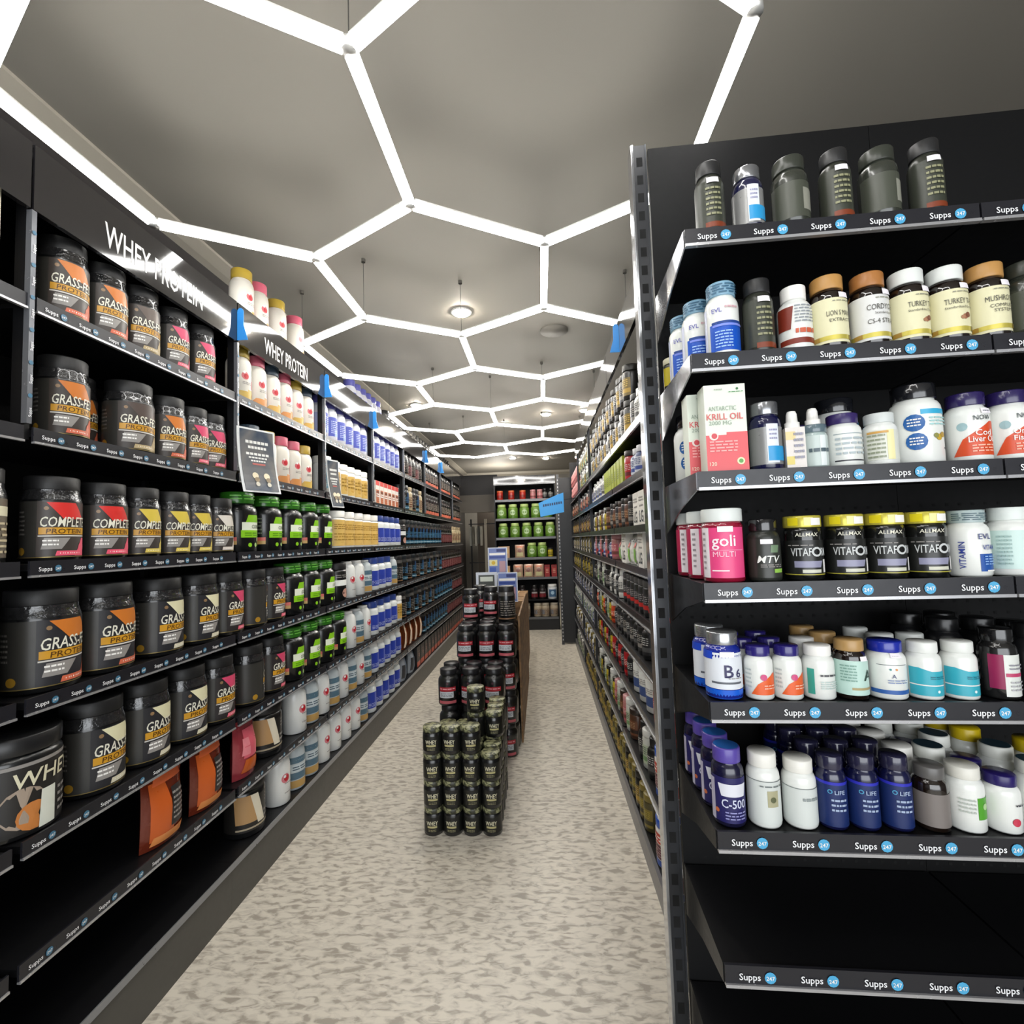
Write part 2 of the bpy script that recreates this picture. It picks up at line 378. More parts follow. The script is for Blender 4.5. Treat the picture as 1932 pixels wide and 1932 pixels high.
obj('post', g, t)
g = G(); g.box(-0.004, 0.0, -0.002, 0.045, 0, 2.62, M('a9aaad', 0.12, 0.85)); obj('side_plate', g, t)

# ------------------------------------------------------------------ products
# profile tables: fractions of radius and height: (body, lid)
PROF = {
 'tub':   ([(0, 0), (.93, 0), (1, .02), (1, .70), (.98, .745), (.88, .79), (.84, .80), (.84, .86)], [(.80, .835), (.91, .835), (.92, .85), (.92, .985), (.88, 1), (0, 1)]),
 'jug':   ([(0, 0), (.93, 0), (1, .03), (1, .66), (.97, .72), (.86, .77), (.72, .80), (.70, .86)], [(.70, .835), (.80, .835), (.81, .85), (.81, .985), (.76, 1), (0, 1)]),
 'jar':   ([(0, 0), (.95, 0), (1, .02), (1, .76), (.94, .80), (.9, .81), (.9, .86)], [(.85, .82), (.98, .82), (.99, .83), (.99, .985), (.95, 1), (0, 1)]),
 'bot':   ([(0, 0), (.93, 0), (1, .03), (1, .60), (.96, .68), (.82, .74), (.64, .775), (.62, .82)], [(.6, .79), (.72, .79), (.73, .80), (.73, .985), (.69, 1), (0, 1)]),
 'bow':   ([(0, 0), (.93, 0), (1, .03), (1, .66), (.97, .72), (.88, .77), (.78, .79), (.76, .84)], [(.74, .81), (.84, .81), (.85, .82), (.85, .985), (.81, 1), (0, 1)]),
 'dome':  ([(0, 0), (.93, 0), (1, .02), (1, .62), (.98, .72), (.92, .81), (.80, .88), (.62, .925), (.58, .93)], [(.5, .925), (.60, .925), (.60, .985), (.56, 1), (0, 1)]),
}
K = {}      # kind -> spec
def kind(key, name, cat, desc, r, h, prof, body, lid, ops, ribs=1, neck=None, lidtop=None, **kw):
    K[key] = dict(name=name, cat=cat, desc=desc, r=r, h=h, prof=prof, body=body, lid=lid, ops=ops, ribs=ribs, neck=neck, lidtop=lidtop, **kw)
def run_ops(g, sf, ops, h):
    for op in ops:
        c = op[0]
        if c == 'b': g.patch(sf, op[4] if len(op) > 4 else -2.4, op[5] if len(op) > 5 else 2.4, op[1] * h, op[2] * h, op[3], op[6] if len(op) > 6 else 1)
        elif c == 'q': g.patch(sf, op[1], op[2], op[3] * h, op[6] * h, op[7], op[8] if len(op) > 8 else 2, op[4], op[5])   # q,u0,u1,z0,ut0,ut1,z1,mat,lift
        elif c == 't': g.text(sf, op[1], op[2], op[3] * h, op[4], op[5], 4, *op[6:])
        elif c == 'd': g.disc(sf, op[1], op[2] * h, op[3] * h, op[4], op[5] if len(op) > 5 else 3)
        elif c == 'l':        # small printed lines: u0,u1,z0,z1,n,mat
            u0, u1, z0, z1, n, m = op[1:7]
            rr = random.Random(n)
            for i in range(n):
                z = (z0 + (z1 - z0) * (i + .3) / n) * h; dz = (z1 - z0) / n * 0.42 * h
                uu = u0
                while uu < u1 - 0.03:
                    w = (u1 - u0) * rr.uniform(.12, .3); g.patch(sf, uu, min(u1, uu + w), z, z + dz, m, 4); uu += w + (u1 - u0) * .05
def build(key, lod):
    k = K[key]; r, h = k['r'], k['h']; seg = {0: 36, 1: 24, 2: 14}[lod]
    parts = []
    if k['prof'] == 'box':
        w, d = k['w'], k['d']; g = G(); g.box(-w / 2, w / 2, -d / 2, d / 2, 0, h, k['body']); parts.append(('carton', g))
        sf = Flat(w, d, h)
    elif k['prof'] == 'pouch':
        w, d = k['w'], k['d']; g = G(); nx, nz = 10, 10; 
        def P(i, j, s):
            x = (i / nx * 2 - 1); z = j / nz
            th = (1 - abs(x) ** 2.5) * (min(1, (1 - z) * 2.2)) ** .7 * (0.75 + .25 * min(1, z * 5))
            return (x * w / 2 * (1 - .06 * math.sin(PI * z)), s * d / 2 * th, h * z)
        for s_ in (-1, 1):
            vs = [P(i, j, s_) for j in range(nz + 1) for i in range(nx + 1)]
            fs = [(j * (nx + 1) + i, j * (nx + 1) + i + 1, (j + 1) * (nx + 1) + i + 1, (j + 1) * (nx + 1) + i) for j in range(nz) for i in range(nx)]
            g.add(vs, fs, k['body'], True)
        parts.append(('pouch', g))
        class PS:
            round = True; ur = w / 2; 
            def __call__(s, u, z, lift):
                x = max(-1, min(1, u)); zz = z / h
                th = (1 - abs(x) ** 2.5) * (min(1, max(0, (1 - zz)) * 2.2)) ** .7 * (0.75 + .25 * min(1, zz * 5))
                return (x * w / 2 * (1 - .06 * math.sin(PI * zz)), -d / 2 * th - 0.0022 * (1 + lift * .25), z)
        sf = PS(); sf.h = h
    else:
        bp, lp = PROF[k['prof']]; bp = [(a * r, b * h) for a, b in bp]; lp = [(a * r, b * h) for a, b in lp]
        g = G(); g.lathe(bp, k['body'], seg); parts.append(('body', g))
        if k['neck']:
            z0 = .735 * h; g2 = G(); g2.lathe([(.995 * r, z0 - .01 * h), (.97 * r, .76 * h), (.93 * r, .80 * h), (.925 * r, .84 * h)], k['neck'], seg); parts.append(('seal_band', g2))
        g = G(); g.lathe(lp, k['lid'], seg if not k['ribs'] else seg * 2 if lod == 0 else seg, ribs=k['ribs'])
        if k['lidtop']: g.lathe([(0.0, h + .0006), (lp[-3][0] * .9, h + .0006)][::-1], k['lidtop'], seg)
        parts.append(('lid', g)); sf = Cyl(r, h, bp, 0.0005 if lod < 2 else 0.0012)
        sf.lidr = lp[1][0]
    if key in ('f_drop1', 'f_drop2'):
        dz = h; g = G(); q = .011
        g.lathe([(q + .003, dz), (q + .003, dz + .012), (q, dz + .013), (q * .9, dz + .03), (q * .7, dz + .036), (0, dz + .038)], WHT, 16); parts.append(('dropper_bulb', g))
    if k['ops']:
        g = G(); run_ops(g, sf, k['ops'], h); parts.append(('label', g))
    if k.get('lidops') and lod < 2:
        g = parts[-2][1] if parts[-1][0] == 'label' else parts[-1][1]
        run_ops(g, Cyl(sf.lidr * 1.012, h), k['lidops'], h)
    return parts
_c = {}
def meshes(key, lod):
    if (key, lod) in _c: return _c[(key, lod)]
    ps = build(key, lod)
    if lod == 2:
        g = G()
        for _, q in ps:
            b = len(g.v); g.v += q.v
            for f, m, s_ in zip(q.f, q.fm, q.sm): g.f.append([b + i for i in f]); g.fm.append(g.mi(q.mats[m])); g.sm.append(s_)
        res = [(K[key]['name'], g.mesh(K[key]['name']))]
    else: res = [(n, q.mesh(n)) for n, q in ps]
    _c[(key, lod)] = res; return res
ITEMS = []
def put(key, x, y, z, rz, place, lod=0, order=None, sc=1.0, lab=None):
    ITEMS.append(dict(lr=(order is not None), key=key, loc=(x, y, z), rz=rz, place=place, lod=lod, order=y if order is None else order, sc=sc, lab=lab))
def flush():
    gr = {}
    for it in ITEMS: gr.setdefault((K[it['key']]['desc'], it['place']), []).append(it)
    for (desc, place), L in gr.items():
        L.sort(key=lambda i: i['order'])
        for n, it in enumerate(L):
            k = K[it['key']]; N = len(L)
            if it['lab']: lab = it['lab']
            elif N == 1: lab = '%s, only one, %s' % (desc, place)
            else: lab = '%s, %s %s of %s, %s' % (desc, ordn(n), 'from left' if it['lr'] else 'nearest', cnt(N), place)
            if len(lab.split()) > 16: lab = lab.replace(' nearest of', ' of')
            if len(lab.split()) > 16: print('LONG', lab)
            ms = meshes(it['key'], it['lod'])
            if it['lod'] == 2: o = bpy.data.objects.new(k['name'], ms[0][1])
            else: o = bpy.data.objects.new(k['name'], None); o.empty_display_size = .03
            o.location = it['loc']; o.rotation_euler = (0, 0, it['rz']); o.scale = (it['sc'],) * 3; link(o)
            tag(o, lab, k['cat'], ('%s on %s' % (desc, place)) if N > 1 else None)
            if it['lod'] < 2:
                for n_, me in ms: link(bpy.data.objects.new(n_, me), o)

# ---- colours of packaging
TB = M('101112', 0.3, coat=0.5); TL = M('151516', 0.5); CH = M('33322f', 0.4); CR = M('d8d3b6', 0.45); GD = M('c08f22', 0.35, 0.3); GY = M('8e8a86', 0.45)
SHR = M('2c2c2d', 0.08, 0.3, coat=1.0, bump=1.0, bscale=75.0); WB = M('e9e9e6', 0.35); WB2 = M('dfe3e2', 0.3, coat=0.3); RED = M('b3202c', 0.4)
SAL = M('d9685c', 0.4); LIME = M('86c41d', 0.4); BLU2 = M('2c3f9e', 0.4); NAVY = M('151a55', 0.35, coat=0.4); GOLDL = M('b98a4c', 0.35); TEAL = M('3f9fb0', 0.4); DK = M('232323', 0.4)
def whey(key, r, h, title, acc, fl, desc, brown='3b3430', wide=1.0, prof='tub', seal='c99a35', off=0.0):
    A = M(acc, 0.4); Fm = M(fl, 0.42); B = M(brown, 0.42); o = off; s = h / 0.25
    ops = [('b', .06, .70, CH, -2.2, 2.2, 1), ('b', .06, .70, B, o - .75, o + 1.25, 2),
           ('q', o + .1, o + 1.0, .50, o - .45, o + .55, .69, A, 3), ('d', o - .45, .62, .022, M('8c7050', .35), 3),
           ('t', title, o + .22, .41, .118 * h, M('dedccb', .4), True, 1.0, 0.1, 1.75 * r),
           ('b', .32, .40, M('c9942a', .35), o - .68, o + 1.2, 3), ('t', 'PROTEIN', o + .2, .33, .058 * h, M('5a3a10', .4), True, 1.2, 0.1, 1.3 * r), ('b', .295, .31, M('cfcbc4', .4), o - .7, o + 1.2, 3),
           ('q', o - .6, o + .05, .15, o - .5, o + .35, .28, GY, 3), ('l', o - .55, o - .05, .18, .27, 2, WHT),
           ('q', o + .55, o + 1.2, .07, o + .95, o + 1.2, .28, Fm, 3), ('d', o + .95, .17, .06, Fm, 4), ('q', o - .15, o + .9, .075, o - .1, o + .9, .13, Fm, 4), ('l', o, o + .8, .085, .12, 1, WHT),
           ('d', -1.35 + o, .13, .045, M(seal, .3, .4), 3), ('l', -1.55, -1.2, .3, .6, 6, M('6d6a66', .4)), ('b', .055, .065, M('8c7a4a', .3, .5), -2.2, 2.2, 4)]
    kind(key, 'protein_tub', 'tub', desc, r, h, prof, TB, TL, ops, neck=SHR)
whey('gr_o', .063, .25, 'GRASS-FED', 'c8742c', 'cf6a4c', 'black tub with orange corner')
whey('gr_b', .063, .25, 'GRASS-FED', '5d5048', 'b5a27a', 'black tub with brown label')
whey('gr_bw', .074, .255, 'GRASS-FED', '4d403a', 'b5a27a', 'wider black tub with brown label')
whey('gr_p', .059, .245, 'GRASS-FED', 'd0476a', 'e0677a', 'black tub with pink corner')
whey('co_r', .067, .248, 'COMPLETE', 'd0312c', 'e85a72', 'charcoal tub with red corner')
whey('co_y', .061, .248, 'COMPLETE', 'd4bc4c', 'd8c25c', 'charcoal tub with yellow corner')
whey('co_w', .063, .245, 'COMPLETE', 'd9d2c8', 'd9cfc4', 'charcoal tub with white corner')
whey('g5_o', .087, .285, 'GRASS-FED', 'c8742c', 'cf6a4c', 'large black tub with orange corner', '26262a', off=.25)
whey('g5_c', .085, .282, 'GRASS-FED', 'ded9b4', 'd8d2b8', 'large black tub with cream label', '26262a', off=.2)
whey('g5_p', .080, .278, 'GRASS-FED', 'd0476a', 'e0677a', 'large black tub with pink corner', '2a2626', off=.2)
whey('g5_s', .080, .278, 'COMPLETE', 'b0463a', 'b98a6a', 'large black tub turned sideways', '26282a', off=1.1)
kind('wheyjar', 'protein_jar', 'jar', 'wide black jar with cream whey lettering', .105, .262, 'jar', TB, M('1c1c1d', .35), [('b', .05, .74, M('242220', .4), -2, 2), ('b', .70, .735, GY, -2, 2, 2), ('t', 'WHEY', .45, .50, .16 * .262, CR, True, 1, .1, .17), ('d', -.1, .3, .2, M('a09080', .5), 2), ('d', .1, .2, .14, M('c27a3c', .5), 3), ('q', .2, .6, .05, .25, .6, .42, M('d9dcd0', .4), 4), ('l', .7, 1.4, .1, .4, 4, GY)])
kind('silver', 'protein_tub', 'tub', 'dark tub with silver beige label', .065, .25, 'tub', TB, TL, [('b', .07, .68, M('6f6759', .35, .3), -2, 2), ('b', .5, .6, CR, -1, 1.3, 2), ('l', -.8, 1.2, .1, .45, 6, M('c2b595', .4))], neck=SHR)
green_ops = [('q', -.35, .75, .50, -.2, .6, .62, LIME), ('b', .37, .50, M('e4ead6', .4), -.55, 1.25, 2), ('t', 'CORE', .3, .40, .06 * .29, M('39422c', .4), True, 1.1, 0, .05), ('b', .25, .37, LIME, -.6, 1.25, 2), ('l', -.4, 1, .27, .34, 2, M('4f8a10', .4)), ('d', -.1, .13, .035, LIME, 2), ('d', .35, .13, .035, M('a8c77a', .4), 2), ('d', .75, .13, .035, LIME, 2), ('q', .4, 1.0, .19, .4, 1.0, .26, M('7f8f68', .4), 3), ('l', -1.5, -1.0, .3, .62, 5, M('66705c', .4)), ('b', .20, .26, SAL, -1.9, -.8, 2), ('b', .14, .20, M('c9a15c', .4), -1.9, -.8, 2)]
kind('green', 'protein_tub', 'tub', 'black tub with green lid and lime label', .085, .290, 'bow', TB, M('2d6f1c', .3, coat=.4), green_ops, lidops=[('l', -1.2, 1.2, .86, .96, 2, M('6fbf4c', .4))])
def white(key, lidc, foot, desc, r=.056, h=.265, prof='bow', emb=True):
    f = M(foot, .42)
    ops = [('d', .05, .46, .07, M('cc6a70', .4), 2), ('d', .12, .45, .045, RED, 3), ('d', -.05, .52, .024, WB, 4), ('l', -.2, .6, .30, .36, 2, GY)] if emb else []
    ops += [('b', .03, .22, f, .3, 1.6, 1), ('q', -1.2, .35, .03, -.5, .35, .18, f, 2), ('b', .03, .12, M('8a6a34', .5), -1.9, -.9, 1), ('b', .25, .40, M('c9586a', .4), .75, 1.6, 1), ('b', .50, .60, M('8fa3a8', .4), .8, 1.6, 1), ('d', .95, .12, .04, M('a06a2c', .5), 3)]
    kind(key, 'protein_tub', 'tub', desc, r, h, prof, M('d8d3c8', .35), M(lidc, .35), ops)
white('wh_g', 'a98f34', 'c2a24c', 'white tub with gold lid and red emblem')
white('wh_p', 'c05a6e', 'c9884c', 'white tub with pink lid and red emblem')
white('wh_b', '33424f', 'c9a04c', 'white tub with dark blue lid')
kind('iso', 'protein_tub', 'tub', 'tall white tub with violet lid', .058, .285, 'bow', M('cfd0da', .3, coat=.4), M('54549c', .35), [('b', .14, .60, M('4652ac', .4), -.75, 1.0), ('l', -.35, .6, .2, .52, 7, M('b9c4ea', .4)), ('b', .14, .3, M('8fa6d0', .4), .1, .75, 2), ('b', .14, .58, M('9ea6cf', .4), -2, -.9)])
kind('bigcream', 'carton', 'box', 'cream carton with printed text', 0, .27, 'box', M('cfc6ae', .5), None, [('l', -.8, .8, .1, .9, 14, M('8c7360', .5))], w=.17, d=.14)
kind('tan', 'protein_jar', 'jar', 'tan jar with white lid', .080, .262, 'jar', WB, WHT, [('b', .07, .76, M('d2ae62', .42), -2.2, 2.2), ('l', -.6, .8, .5, .66, 3, M('a07a2c', .4)), ('l', -.6, .8, .2, .42, 3, M('a88434', .4)), ('b', .07, .76, M('b9924c', .42), -2.2, -1.1, 2)])
kind('tans', 'protein_jar', 'jar', 'small tan jar with white lid', .062, .235, 'jar', WB, WHT, [('b', .10, .70, M('caa75c', .42), -.6, .9), ('d', .15, .55, .09, M('b08a3c', .4), 2), ('d', .15, .28, .09, M('b9913c', .4), 2), ('l', -.5, .8, .3, .6, 3, M('927024', .4))])
kind('wblue', 'protein_jar', 'jar', 'white jar with pale blue label', .060, .25, 'jar', WB, WHT, [('b', .15, .68, M('8fc0dc', .4), -.6, .9), ('d', .1, .5, .08, M('3f8fc0', .4), 2), ('l', -.5, .8, .2, .35, 3, WHT)])
kind('bluej', 'protein_jar', 'jar', 'white jar with royal blue label', .072, .27, 'bow', WB2, M('30478f', .35), [('b', .14, .60, BLU2, -.9, 1.3), ('b', .14, .60, M('5c6cc0', .4), .1, .35, 2), ('l', -.7, 1.1, .18, .30, 3, M('aab4e0', .4)), ('b', .14, .60, M('7a8ccc', .4), -2.2, -1.3, 2)])
kind('bluew', 'protein_jar', 'jar', 'white capped jar with royal blue label', .070, .255, 'bow', WB2, WHT, [('b', .14, .62, BLU2, -.9, 1.3), ('b', .14, .62, M('5c6cc0', .4), .1, .4, 2), ('l', -.7, 1.1, .18, .3, 3, M('aab4e0', .4))])
kind('redbox', 'carton', 'box', 'white carton with red top', 0, .20, 'box', M('e6ddd4', .5), None, [('b', .80, 1.0, M('cc2418', .4), -1, 1), ('b', .05, .62, M('cf7a50', .45), -.85, .85), ('b', .28, .48, WHT, -.7, .7, 2), ('l', -.7, .7, .08, .6, 6, M('a5532c', .4)), ('b', .5, .58, M('5a2c1c', .4), -.7, .7, 3)], w=.094, d=.16)
kind('domew', 'protein_bottle', 'bottle', 'white domed bottle with red emblem', .065, .262, 'dome', M('dfe0dd', .3, coat=.4), WHT, [('d', .0, .50, .09, M('cf7a82', .4), 2), ('d', .08, .50, .06, RED, 3), ('d', -.08, .54, .028, M('dfe0dd', .4), 4), ('l', -.1, .6, .38, .42, 1, GY), ('l', -.1, .6, .2, .24, 1, GY)], ribs=0)
kind('teal', 'protein_bottle', 'bottle', 'grey blue domed bottle', .063, .258, 'dome', M('b9c1c4', .35), M('c9cccc', .4), [('b', .55, .68, M('4f6a7a', .4), -1.2, 1.5), ('b', .38, .52, M('c3cdd0', .4), -1.2, 1.5), ('b', .22, .36, M('4d6878', .4), -1.2, 1.5), ('l', -.8, 1.2, .4, .5, 2, M('3c5060', .4)), ('b', .05, .20, M('b08c50', .45), -1.2, 1.5)], ribs=0)
kind('dkwhite', 'protein_tub', 'tub', 'black tub with white banner', .07, .26, 'jar', TB, TL, [('b', .4, .55, WB, -1, 1.4), ('d', .3, .2, .12, M('b98c7c', .4), 2), ('l', -.8, 1.2, .6, .7, 2, GY)])
kind('berry', 'protein_tub', 'tub', 'dark tub with berry label', .065, .255, 'tub', TB, M('7a5a5c', .4), [('b', .05, .4, M('7a2c34', .4), -1.2, 1.4), ('b', .42, .55, M('bdb6b2', .4), -1.2, 1.4)])
kind('bkbl', 'protein_tub', 'tub', 'black tub with blue foot', .07, .265, 'tub', TB, M('1a2126', .35), [('b', .06, .20, M('2a586f', .35, .2), -2, 2), ('l', -.9, 1.3, .3, .55, 4, M('3c6a86', .4)), ('q', -.2, .5, .3, 0, .5, .7, M('1d3f66', .35)), ('l', -.9, .9, .08, .16, 1, M('9ab8c6', .4))], neck=M('4a4b4b', .15, .5))
kind('bkrd', 'protein_tub', 'tub', 'black tub with dark red label', .065, .26, 'tub', TB, M('20191a', .4), [('b', .06, .5, M('4a1c22', .4), -.8, 1.3), ('l', -.7, 1.2, .1, .46, 6, M('8f5c5a', .4)), ('b', .52, .6, M('5a5553', .4), -.8, 1.2)], neck=M('4a4645', .15, .5))
kind('bksa', 'protein_tub', 'tub', 'black tub with salmon foot', .065, .26, 'tub', TB, M('18191a', .4), [('b', .05, .2, M('b4604c', .4), -1.4, 1.5), ('l', -1, 1.2, .25, .6, 6, M('8a8078', .4))], neck=M('5a5756', .15, .5))
kind('bkgy', 'protein_tub', 'tub', 'black tub with grey print', .066, .262, 'tub', TB, M('1b1b1c', .4), [('l', -1, 1.2, .15, .6, 7, M('77716a', .4)), ('b', .06, .1, M('7a5a40', .4), -1.5, 1.5)], neck=M('6a6866', .15, .5))
kind('creamt', 'protein_tub', 'tub', 'cream tub with brown print', .065, .26, 'tub', M('b7a888', .4), M('a8987a', .4), [('l', -1, 1.2, .15, .6, 5, M('7a4a3a', .4))])
kind('beiget', 'protein_tub', 'tub', 'black tub with tan and cream sweep', .088, .252, 'jar', TB, TL, [('b', .1, .7, M('1f1d1b', .35), -2, 2), ('q', -1.2, -.1, .25, -1.3, -.5, .74, M('b08a5c', .4), 2), ('q', -.1, .35, .2, -.5, -.1, .74, M('d8cfba', .4), 3), ('l', .4, 1.3, .5, .68, 3, GY), ('b', .14, .17, M('a99c84', .4), -1.2, 1.5, 3), ('l', .3, 1.3, .22, .4, 2, M('ccc', .4) if False else GY)])
def pouch(key, w, h, body, ops, desc, d=.09): kind(key, 'protein_pouch', 'pouch', desc, w / 2, h, 'pouch', M(body, .25, .2, coat=.5, bump=.8, bscale=28.0), None, ops, w=w, d=d)
pouch('po_o', .19, .262, '6e2a18', [('q', -.8, .1, .1, -.8, -.2, .85, M('c25a24', .3), 1), ('q', -.1, .6, .2, 0, .6, .7, M('2c2b2b', .4), 2), ('l', 0, .6, .25, .65, 6, M('777', .4) if False else GY), ('q', -.8, .5, .05, -.7, .7, .15, M('d98a4c', .4), 3), ('q', -.7, .7, .8, -.6, .6, .9, M('d9683a', .4), 3)], 'shiny orange pouch')
pouch('po_p', .16, .25, '9c3a42', [('q', -.7, .7, .1, -.5, .5, .32, M('b5551c', .3), 1), ('q', -.6, .6, .35, -.5, .5, .85, M('cc5a68', .3), 1), ('q', -.7, -.2, .4, -.6, -.2, .7, M('d98088', .3), 2)], 'shiny pink and orange pouch')
pouch('po_b', .16, .25, 'a5acb5', [('q', -.2, .5, .05, .2, .8, .9, M('4a6686', .3), 1), ('q', -.8, -.2, .1, -.7, -.1, .6, M('3c3c3e', .3), 1)], 'silver and blue pouch')
pouch('po_c', .17, .262, '7a3a1c', [('q', -.6, -.2, .05, -.3, .1, .9, M('e0cbb4', .3), 1), ('q', .1, .7, .2, .1, .7, .75, M('b5602c', .3), 1), ('q', -.8, -.6, .05, -.8, -.4, .8, M('4c2410', .3), 1)], 'brown pouch with cream stripe')
pouch('po_w', .15, .165, 'e2e2da', [('q', -.2, .3, .1, -.2, .3, .5, M('7aa84c', .4), 1), ('d', .1, .62, .09, M('b34a3a', .4), 2), ('l', -.7, .7, .7, .8, 2, M('3c3c3c', .4))], 'white pouch with green print')
pouch('po_f', .17, .22, 'b0907c', [('q', -.7, .7, .08, -.7, .7, .4, M('b5ae84', .4), 1), ('d', 0, .55, .16, M('7a5048', .4), 2), ('q', -.6, .6, .78, -.6, .6, .9, M('c2704c', .4), 2)], 'beige food pouch', d=.06)
kind('orbox', 'carton', 'box', 'black carton with orange red foot', 0, .215, 'box', M('161416', .4), None, [('b', .02, .26, M('a83a1c', .4), -1, 1), ('l', -.6, .7, .4, .8, 4, M('6a4a48', .4)), ('d', .3, .55, .08, M('a5786a', .4), 2)], w=.14, d=.16)
# ---- right-hand run
def gen(key, nm, cat, desc, r, h, prof, body, lid, b1, b2, text='9a958c'):
    kind(key, nm, cat, desc, r, h, prof, M(body, .35, coat=.2), M(lid, .4), [('b', .12, .62, M(b1, .4), -1.3, 1.3), ('b', .2, .32, M(b2, .4), -1.3, 1.3, 2), ('l', -1, 1, .36, .58, 4, M(text, .4))])
gen('q_bw', 'supplement_tub', 'tub', 'black tub with grey label', .048, .17, 'jar', '151516', '101011', '2a2a2b', '77736d')
gen('q_br', 'supplement_tub', 'tub', 'black tub with red foot', .048, .165, 'jar', '1a1a1b', '4a4848', '2a292b', 'a82420', '8a8684')
gen('q_og', 'supplement_tub', 'tub', 'black tub with gold label', .048, .19, 'jar', '151412', '1c1a14', '6e5a22', 'a8862c', 'c2a24c')
gen('q_ol', 'supplement_tub', 'tub', 'olive gold tub', .045, .17, 'jar', '4c4524', '77682c', '80702c', '3a351a', 'a8983c')
gen('q_wg', 'supplement_tub', 'tub', 'white tub with green print', .048, .18, 'jar', 'b8bab2', 'c9c9c4', 'aab49c', '6a8a5c', '5a6a54')
gen('q_ws', 'supplement_bottle', 'bottle', 'white bottle with black print', .038, .17, 'bot', 'c4c4c0', 'd0d0cc', 'c4c2bc', '54524f', '35353a')
gen('q_pk', 'supplement_tub', 'tub', 'pink and brown tub', .05, .163, 'jar', 'a8706c', 'c0888a', 'b05a64', '6a3a34', 'd6b0a8')
gen('q_or', 'supplement_tub', 'tub', 'orange red tub', .045, .14, 'jar', 'b5401c', 'cfc8c0', 'c0431c', '5a2014', 'd9b8a0')
gen('q_bl', 'supplement_bottle', 'bottle', 'blue bottle with white label', .042, .15, 'bot', '2a3a66', 'c4c4c8', 'bfc4cc', '3a4c8c', '44507c')
gen('q_rd', 'supplement_tub', 'tub', 'bright red tub', .05, .17, 'jar', '99161c', '2a2020', 'a8181e', '5a1014', 'ccb0a8')
gen('q_ye', 'supplement_tub', 'tub', 'yellow tub with dark lid', .045, .15, 'jar', 'ae9a24', '2c2a20', 'b8a42c', '5a5014', '3c3810')
gen('q_dk', 'supplement_bottle', 'bottle', 'black bottle with white print', .044, .18, 'bot', '101112', '161617', '1c1c1e', '4a4a4a', 'b8b8b4')
gen('q_bn', 'supplement_tub', 'tub', 'brown tub', .048, .16, 'jar', '4c3020', '2c201a', '6a4028', '2a1a12', 'a88868')
kind('q_li', 'carton', 'box', 'lime green carton', 0, .16, 'box', M('8f9a1e', .45), None, [('b', .1, .9, M('98a422', .45), -.85, .85), ('l', -.6, .6, .3, .7, 5, M('4c5c14', .4))], w=.10, d=.14)
kind('q_wb', 'carton', 'box', 'white carton with black letters', 0, .162, 'box', M('d9d6ce', .45), None, [('t', 'LG', .0, .12, .055, M('18202c', .4), True, 1, 0, .07), ('b', .55, .6, GY, -.6, .6), ('l', -.7, .7, .7, .85, 2, GY)], w=.12, d=.14)
kind('q_wt', 'supplement_tub', 'tub', 'large plain white tub', .07, .185, 'jar', M('d0d0cb', .35), WHT, [('b', .15, .4, M('3a4c7a', .4), -.4, 1.2), ('l', -.9, .9, .45, .6, 3, GY)])
kind('q_by', 'supplement_tub', 'tub', 'large blue lidded red and white tub', .075, .20, 'jar', M('d4d2cc', .35), M('1f4fae', .3), [('b', .50, .72, M('bf3a24', .4), -1.6, 1.6), ('t', 'YES', -.2, .53, .03, WHT, True, 1, 0, .08) if False else ('l', -1, 1, .54, .68, 2, WHT), ('b', .18, .48, M('5c2c34', .4), -1.6, 1.6), ('l', -1, 1, .22, .44, 4, M('b08c8c', .4)), ('b', .03, .16, M('2a4fa0', .4), -1.6, 1.6)])
# ---- end unit
kind('e_red', 'supplement_tub', 'tub', 'red jar with orange lid', .055, .16, 'jar', M('a8281c', .4), M('d0663a', .4), [('b', .2, .5, M('7a1814', .4), -1, 1)])
kind('e_gr', 'protein_jar', 'jar', 'green jar with white label', .086, .25, 'bow', M('6c8f3c', .4), M('a9bd74', .4), [('d', 0, .42, .19, M('b4c9a0', .4), 1), ('b', .06, .18, M('48701c', .4), -1.5, 1.5), ('l', -.6, .6, .36, .48, 2, M('7a9c6a', .4))])
kind('e_dk', 'supplement_bottle', 'bottle', 'dark bottle with red label', .065, .24, 'bot', M('1c1416', .4), M('1c1a1a', .4), [('b', .15, .4, M('6a1c24', .4), -1, 1), ('b', .42, .52, M('a09898', .4), -.8, .8)])
kind('e_wt', 'protein_tub', 'tub', 'white tub with blue label', .08, .25, 'jar', M('c4c8cc', .4), M('d2d2d0', .4), [('b', .15, .65, M('3c5c7c', .4), -.8, .8), ('d', 0, .42, .12, M('9ab8cc', .4), 2)])
kind('e_be', 'protein_tub', 'tub', 'beige tub with brown print', .07, .23, 'jar', M('a89a84', .4), M('9c9484', .4), [('l', -1, 1, .15, .6, 5, M('6a4a3c', .4)), ('b', .2, .5, M('7c8a94', .4), -1.2, -.2)])
kind('e_rb', 'carton', 'box', 'red carton', 0, .2, 'box', M('8c1c1c', .45), None, [('l', -.5, .5, .3, .7, 3, M('d9a88c', .4)), ('b', .85, .95, M('5c1010', .4), -.9, .9)], w=.09, d=.12)
kind('e_ye', 'carton', 'box', 'tan food carton', 0, .2, 'box', M('b08c6a', .45), None, [('b', .4, .7, M('c9a850', .4), -.8, .8), ('l', -.7, .7, .1, .35, 3, M('7a5c44', .4))], w=.2, d=.12)
